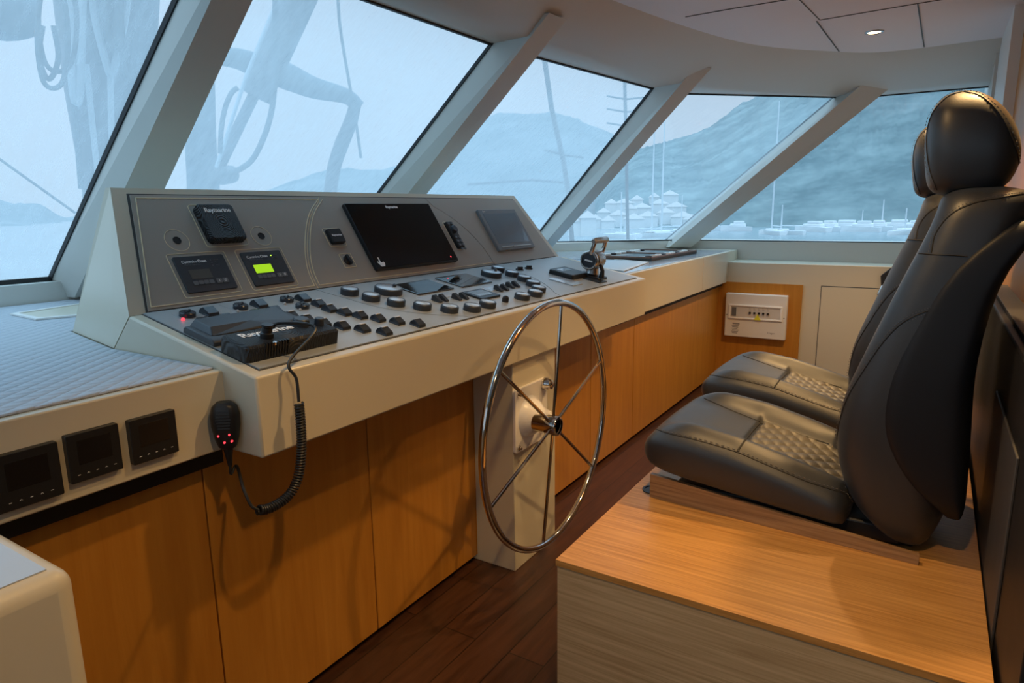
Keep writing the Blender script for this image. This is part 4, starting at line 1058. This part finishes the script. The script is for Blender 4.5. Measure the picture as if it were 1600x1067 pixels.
bl = [(1205, 158, 366, 13, 150, 'tall-masted sailboat moored behind the last slanted window post'), (1220, 320, 366, 11, 260, 'short-masted sailboat moored just right of the tall mast'), (1377, 312, 360, 15, 260, 'sailboat with bright mast in the middle of the last window'),
      (1413, 325, 366, 14, 280, 'sailboat moored nearest the seat headrest'), (1346, 328, 358, 11, 300, 'faint sailboat moored left of the brighter mast'), (970, 300, 372, 12, 220, 'sailboat moored above the throttle lever'),
      (1064, 305, 366, 12, 240, 'sailboat moored beside the waterfront houses'), (1033, 190, 370, 13, 130, 'tall slender mast sailboat left of the waterfront houses'), (1018, 205, 370, 13, 140, 'tall mast sailboat seen at the left edge of the fourth window'), (1448, 300, 362, 14, 250, 'sailboat mostly hidden behind the far headrest')]
for i, b in enumerate(bl): boat(*b, rz=.6+i*.7)
for i, (px, L_) in enumerate(((1268, 20), (1292, 16), (1316, 24), (1344, 18), (1368, 15), (1398, 22), (1426, 17), (1150, 16), (1112, 13))):
    p = onZ(SEA, px, 362-(i % 3))
    t = thing('moored_motorboat', 'white motor cruiser moored in the row along the far shore', 'boat', Matrix.Translation(p) @ Matrix.Rotation(R(60+7*i), 4, 'Z'), 'motor cruisers along the far shore')
    L_ *= .5; rings = []
    for f in (0, .3, .7, 1):
        w_ = 1.3*(1-f**3*.9); x = L_*(f-.5); rings.append([(x, -w_, 1.1+f*.5), (x, w_, 1.1+f*.5), (x, w_*.7, -.2), (x, -w_*.7, -.2)])
    MB().loft(rings).build('hull', MT['boat'], t, smooth=False)
    MB().box((-L_*.3, -1.0, 1.1), (L_*.2, 1.0, 2.0)).build('cabin', MT['boat'], t, bevel=.2); MB().box((-L_*.25, -.9, 2.0), (L_*.08, .9, 2.7)).build('flybridge', MT['boat'], t, bevel=.2)
# waterfront houses on the hill foot
hl = [(905, 352), (918, 345), (930, 356), (943, 340), (955, 332), (966, 350), (975, 328), (985, 342), (995, 320), (1003, 334), (1012, 350), (1022, 316), (1030, 330), (1040, 345), (1046, 318), (1056, 336), (1066, 350), (1080, 356), (950, 358), (990, 358)]
for i, (px, py) in enumerate(hl):
    hit = HB[0].ray_cast(CAM, ray(px, py+2).normalized())[0]; p = hit if hit else onZ(SEA+1, px, 362); w_ = random.uniform(3.5, 6); h_ = random.uniform(2.5, 4.5)
    t = thing('waterfront_house', 'small white house in the waterfront village across the bay', 'house', Matrix.Translation((p.x, p.y, p.z-.3)) @ Matrix.Rotation(random.uniform(.3, 1.0), 4, 'Z'), 'white houses on the far shore')
    MB().box((-w_/2, -w_/2, -1.5), (w_/2, w_/2, h_)).build('walls', MT['house'], t, smooth=False)
    MB().add([(-w_/2-.4, -w_/2-.4, h_), (w_/2+.4, -w_/2-.4, h_), (w_/2+.4, w_/2+.4, h_), (-w_/2-.4, w_/2+.4, h_), (0, 0, h_+1.8)], [(0,1,4), (1,2,4), (2,3,4), (3,0,4), (3,2,1,0)]).build('roof', MT['roof'], t, smooth=False)
# rigging on the foredeck
def rig(pts, d, r, mat, name, label, cat, seg=8, sm=5):
    P = [far(x, y, dd) for (x, y), dd in zip(pts, d if isinstance(d, (list, tuple)) else [d]*len(pts))]
    if len(P) > 2 and sm:
        P2 = catmull(P, sm)
        if isinstance(r, (list, tuple)): r = [r[min(i//sm, len(r)-1)]*(1-(i % sm)/sm)+r[min(i//sm+1, len(r)-1)]*((i % sm)/sm) for i in range(len(P2))]
        P = P2
    return tag(MB().tube(P, r, seg).build(name, MT[mat]), label, cat)
def px_r(px, d): return px*d/FPX/1.0
rig([(165, -260), (168, 0), (172, 150), (178, 300), (184, 450)], 7.0, [.42, .38, .33, .24, .22], 'deck_mast', 'mast', 'thick mast wrapped in ropes outside the leftmost window', 'mast', 20)
rig([(318, 20), (318, 130), (314, 220), (318, 300), (316, 420)], 7.4, [.05, .10, .14, .15, .16], 'sailcloth', 'furled_sail', 'upright furled sail bundle at the left of the second window', 'sail', 14)
vg = thing('boom_vang', 'thick slanting boom support with thin lower rod outside the second window', 'boom support', Matrix.Translation((0, 0, 0)))
MB().tube([far(505, -120, 5.4), far(470, -10, 5.3), far(401, 152, 5.2)], [.12, .115, .095], 20).build('cylinder', MT['deck_mast'], vg)
MB().tube([far(401, 140, 5.2), far(342, 262, 5.1), far(325, 300, 5.1), far(300, 360, 5.1)], .038, 12).build('rod', MT['deck_mast'], vg)
MB().tube([far(446, -30, 4.9), far(385, 118, 4.85), far(338, 262, 4.9)], .012, 8).build('guide_rod', MT['boat_mast'], vg)
MB().tube([far(338, 270, 4.9), far(345, 275, 5.0), far(362, 272, 5.1)], .06, 10).build('foot_joint', MT['deck_mast'], vg)
rig([(340, 88), (372, 92), (400, 102), (450, 120), (490, 137), (540, 150), (562, 168)], 7.6, [.08, .10, .12, .135, .11, .08, .07], 'sailcloth', 'furled_sail', 'furled sail lashed along the boom outside the second window', 'sail', 14)
rig([(556, 160), (548, 190), (534, 225), (522, 262), (515, 310)], 7.6, [.06, .07, .075, .07, .07], 'deck_mast', 'boom_crutch', 'slanting boom crutch below the furled sail end', 'boom support', 12)
rig([(430, -60), (430, 60), (429, 130), (424, 175), (412, 215), (392, 252), (362, 270), (345, 272)], 4.6, .017, 'rope', 'rope', 'thick hanging rope curving across the second window', 'rope')
rig([(372, 137), (362, 145), (352, 168), (346, 200), (344, 240)], 4.7, .015, 'rope', 'rope', 'short looped rope left of the slanting boom support', 'rope')
rig([(525, -60), (530, 30), (538, 85), (547, 137), (556, 190), (564, 247)], 7.4, .015, 'rope', 'rope', 'straight rope running down to the end of the furled sail', 'rope', sm=2)
rig([(-60, 208), (0, 249), (118, 333)], 9, .014, 'rope', 'rope', 'thin stay crossing the leftmost window', 'rope', sm=0)
for k, (cx, w_, y0, y1) in enumerate(((82, 24, -40, 138), (76, 15, 40, 124), (90, 30, -60, 112))):
    pts = [(cx-w_*.6, y0), (cx-w_, (y0+y1)*.5), (cx-w_*.7, y1-18), (cx, y1), (cx+w_*.75, y1-16), (cx+w_, (y0+y1)*.5), (cx+w_*.5, y0)]
    rig(pts, 4.8+k*.06, .014, 'rope', 'rope_coil', ('outermost', 'innermost', 'widest')[k]+' of the rope coils hanging in the leftmost window', 'rope')
for k, (x0, x1, yb_) in enumerate(((138, 172, 92), (150, 196, 110), (165, 186, 70), (112, 128, 150), (190, 215, 120))):
    rig([(x0, -60), (x0-4, 10), ((x0+x1)/2-6, yb_-8), ((x0+x1)/2+4, yb_), (x1, 20), (x1+4, -60)], 6.2-.05*k, .028, 'rope_pale' if k % 2 else 'rope', 'rope', 'rope hanging in a loop down the thick mast', 'rope')['group'] = 'ropes looped on the mast'
for k, (xa, xb) in enumerate(((112, 127), (135, 155), (172, 176))):
    rig([(xa, 100), ((xa+xb)/2, 200), (xb, 295)], 6.3, .022, 'rope_pale' if k else 'rope', 'rope', 'rope running down the face of the thick mast', 'rope')['group'] = 'ropes down the mast'
rig([(-60, -30), (0, 12), (60, 22)], 5.6, [.25, .20, .12], 'sailcloth', 'furled_sail', 'dark furled sail corner at the top left of the picture', 'sail', 12)
nm = thing('neighbour_mast', 'slanting mast of a neighbouring yacht with spreaders in the third window', 'mast', Matrix.Translation((0, 0, 0)))
MB().tube([far(846, 60, 30), far(862, 170, 30), (far(880, 250, 30)), far(888, 300, 30), far(902, 480, 30)], .11, 8).build('pole', MT['deck_mast'], nm)
MB().tube([far(730, 288, 30), far(830, 281, 30), far(880, 285, 30)], .06, 6).build('spreader', MT['deck_mast'], nm)
MB().tube([far(850, 234, 30), far(880, 242, 30), far(912, 246, 30)], .05, 6).build('spreader', MT['deck_mast'], nm)
fm = thing('farther_mast', 'upright mast with short spreaders near the right edge of the third window', 'mast', Matrix.Translation((0, 0, 0)))
MB().tube([far(975, 90, 40), far(978, 200, 40), far(980, 320, 40), far(983, 470, 40)], .10, 8).build('pole', MT['deck_mast'], fm)
for y0 in (150, 170, 192): MB().tube([far(948, y0, 40), far(978, y0+5, 40), far(1008, y0+2, 40)], .05, 6).build('spreader', MT['deck_mast'], fm)
bpy.context.view_layer.update()
